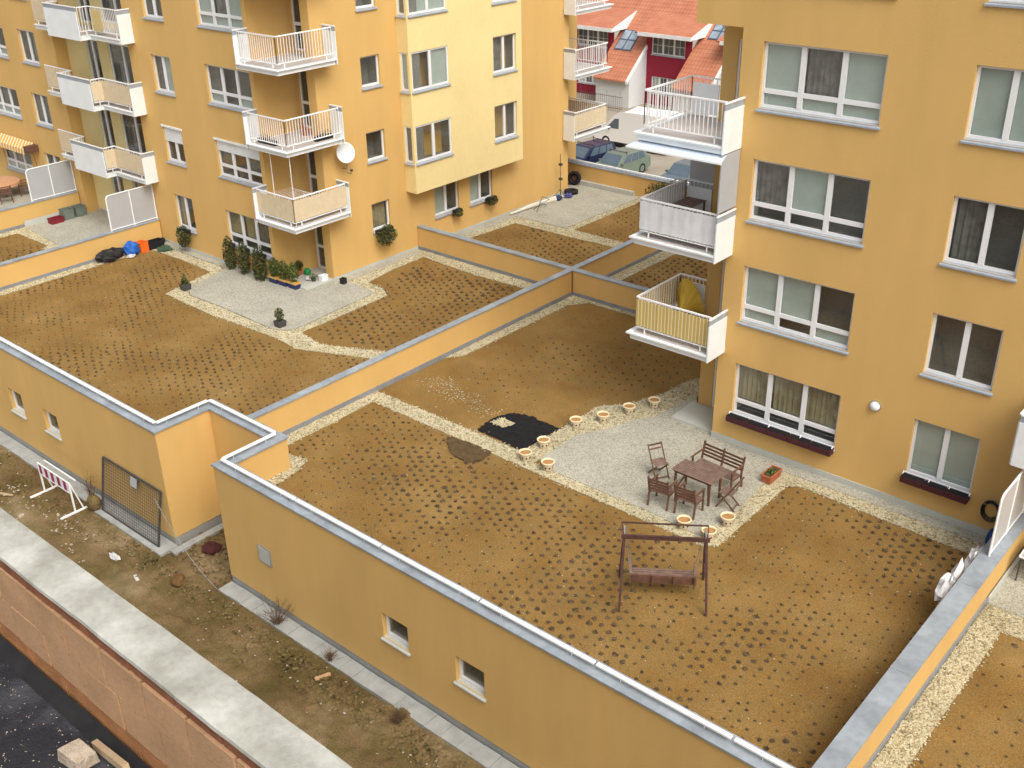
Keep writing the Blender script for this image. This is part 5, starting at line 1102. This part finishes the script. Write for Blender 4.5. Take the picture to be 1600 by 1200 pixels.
# ================= VEHICLES =================
def car(label, m, L=4.3, Wd=1.66, Hh=1.42, estate=True, rack=False, grp=None):
    t = thing('parked_car', label, 'car', group=grp)      # nose towards -y
    b = MB(); w = Wd/2; y0, y1 = -L/2, L/2
    prof = [(y0, .32), (y0+.05, .62), (y0+.35, .74), (y0+1.15, .86), (y1-.06, .92), (y1, .80), (y1, .35), (y1-.3, .22), (y0+.25, .22)]
    b.extr([(-w, y, z) for y, z in prof], (Wd, 0, 0)); b.build('body', m, t, bevel=.05)
    c = MB(); ya, yb = y0+1.15, y1-.12; ra, rb_ = y0+1.85, (y1-.35 if estate else y1-1.1); wr_ = w-.16
    c.hexa([(-w+.04, ya, .84), (w-.04, ya, .84), (w-.04, yb, .86), (-w+.04, yb, .86)], [(-wr_, ra, Hh), (wr_, ra, Hh), (wr_, rb_, Hh-.02), (-wr_, rb_, Hh-.02)]); c.build('cabin', m, t, bevel=.035)
    def lerp(p, q, k): return tuple(p[i]+(q[i]-p[i])*k for i in range(3))
    def quad(A, B, C, D, u0, u1, v0, v1, off):
        P = lambda u, v: lerp(lerp(A, B, u), lerp(D, C, u), v); return [tuple(Vector(P(u, v))+Vector(off)) for u, v in ((u0, v0), (u1, v0), (u1, v1), (u0, v1))]
    A, B, C, D = (-w+.04, ya, .84), (w-.04, ya, .84), (wr_, ra, Hh), (-wr_, ra, Hh)
    q = MB(); q.poly(*quad(A, B, C, D, .05, .95, .10, .93, (0, -.008, .008))); q.build('windshield', m_carglass, t)
    A, B, C, D = (-w+.04, yb, .86), (w-.04, yb, .86), (wr_, rb_, Hh-.02), (-wr_, rb_, Hh-.02); q = MB(); q.poly(*quad(A, B, C, D, .07, .93, .16, .9, (0, .008, .008))); q.build('rear_window', m_carglass, t)
    for s in (-1, 1):
        A, B, C, D = (s*(w-.04), ya, .84), (s*(w-.04), yb, .86), (s*wr_, rb_, Hh-.02), (s*wr_, ra, Hh); q = MB()
        for u0, u1 in ((.16, .40), (.43, .66), (.69, .90)): q.poly(*quad(A, B, C, D, u0, u1, .14, .88, (s*.008, 0, .003)))
        q.build('side_window', m_carglass, t)
        for y in (y0+.78, y1-.78):
            q = MB(); q.lathe(s*(w-.09), y, .31, [(.19, s*.09), (.30, s*.10), (.31, 0), (.30, -s*.1), (.1, -s*.1)], 20, 'x'); q.build('tyre', m_rubber, t); q = MB(); q.lathe(s*(w-.09), y, .31, [(.19, s*.095), (.15, s*.075), (.05, s*.085), (0, s*.09)], 16, 'x'); q.build('rim', m_steel, t)
        q = MB(); q.box(s*(w-.38), y0-.012, .50, s*(w-.05), y0+.05, .64); q.build('headlight', m_white, t); q = MB(); q.box(s*(w-.2), y1-.05, .55, s*(w-.03), y1+.012, .80); q.build('tail_light', m_redwall, t)
        q = MB(); q.box(s*(w-.0), ya+.28, .90, s*(w+.15), ya+.38, 1.02); q.build('mirror', m, t)
    if rack:
        for y in (ra+.3, rb_-.4): q = MB(); q.beam((-wr_-.02, y, Hh+.09), (wr_+.02, y, Hh+.09), .05, .035); [q.beam((s*wr_, y, Hh-.03), (s*wr_, y, Hh+.16), .045) for s in (-1, 1)]; q.build('roof_bar', m_dsteel, t)
    return t
cg = 'cars parked beyond the far parapet'
c1 = car('dark blue estate car with roof bars, parked nearest the left block', mat('dark_blue_paint', (.02, .028, .07), .25, .05, 2, spec=.6), rack=True, grp=cg); put(c1, -17.7, 39.6, -2.94, R_(-6))
c2 = car('pale green estate car with roof bars, parked beside the dark blue one', mat('pale_green_paint', (.17, .22, .17), .3, .05, 2, spec=.6), Wd=1.6, rack=True, grp=cg); put(c2, -15.1, 39.4, -2.94, R_(-3))
c3 = car('blue grey car parked behind the middle corner balcony', mat('blue_grey_paint', (.13, .17, .19), .3, .05, 2, spec=.6), estate=False, grp=cg); put(c3, -10.6, 39.9, -2.94, R_(0))
t = thing('white_van', 'white panel van parked across the lot behind the smaller cars', 'van'); VL, VH, VW = 5.6, 2.35, 1.95
prof = [(-VL/2, .35), (-VL/2-.02, .75), (-VL/2+.35, 1.02), (-VL/2+.75, 1.15), (-VL/2+1.45, 1.98), (-VL/2+2.0, VH-.06), (VL/2-.12, VH), (VL/2, VH-.3), (VL/2+.02, .35)]
b = MB(); b.extr([(x, -VW/2, z) for x, z in prof], (0, VW, 0)); b.build('body', mat('white_van_paint', (.93, .95, .95), .25, .0, 2, spec=.6), t, bevel=.09)
b = MB(); b.extr([(x, -VW/2-.006, z) for x, z in ((-VL/2+.92, 1.22), (-VL/2+1.50, 1.86), (-VL/2+1.85, 1.90), (-VL/2+1.85, 1.22))], (0, .01, 0)); b.build('side_window', m_carglass, t)
b = MB(); b.extr([(-VL/2+.80, -VW/2+.14, 1.22), (-VL/2+1.40, -VW/2+.2, 1.94), (-VL/2+1.40, VW/2-.2, 1.94), (-VL/2+.80, VW/2-.14, 1.22)], (-.02, 0, .02)); b.build('windshield', m_carglass, t)
for x in (-VL/2+.85, VL/2-1.05):
    for s in (-1, 1): q = MB(); q.lathe(x, s*(VW/2-.1), .33, [(.20, s*.10), (.32, s*.11), (.33, 0), (.32, -s*.1)], 20, 'y'); q.build('tyre', m_rubber, t); q = MB(); q.lathe(x, s*(VW/2-.1), .33, [(.2, s*.105), (.14, s*.08), (0, s*.1)], 16, 'y'); q.build('rim', m_steel, t)
b = MB(); b.box(-VL/2+.2, -VW/2-.004, .20, VL/2-.05, -VW/2+.3, .36); b.build('sill', m_black, t); b = MB(); b.box(-VL/2+1.0, -VW/2-.2, 1.15, -VL/2+1.15, -VW/2, 1.38); b.build('mirror', m_black, t); b = MB(); b.box(-VL/2-.02, -VW/2+.1, .65, -VL/2+.06, -VW/2+.45, .85); b.build('headlight', m_frost, t)
put(t, -17.95, 45.7, -2.94, R_(1))
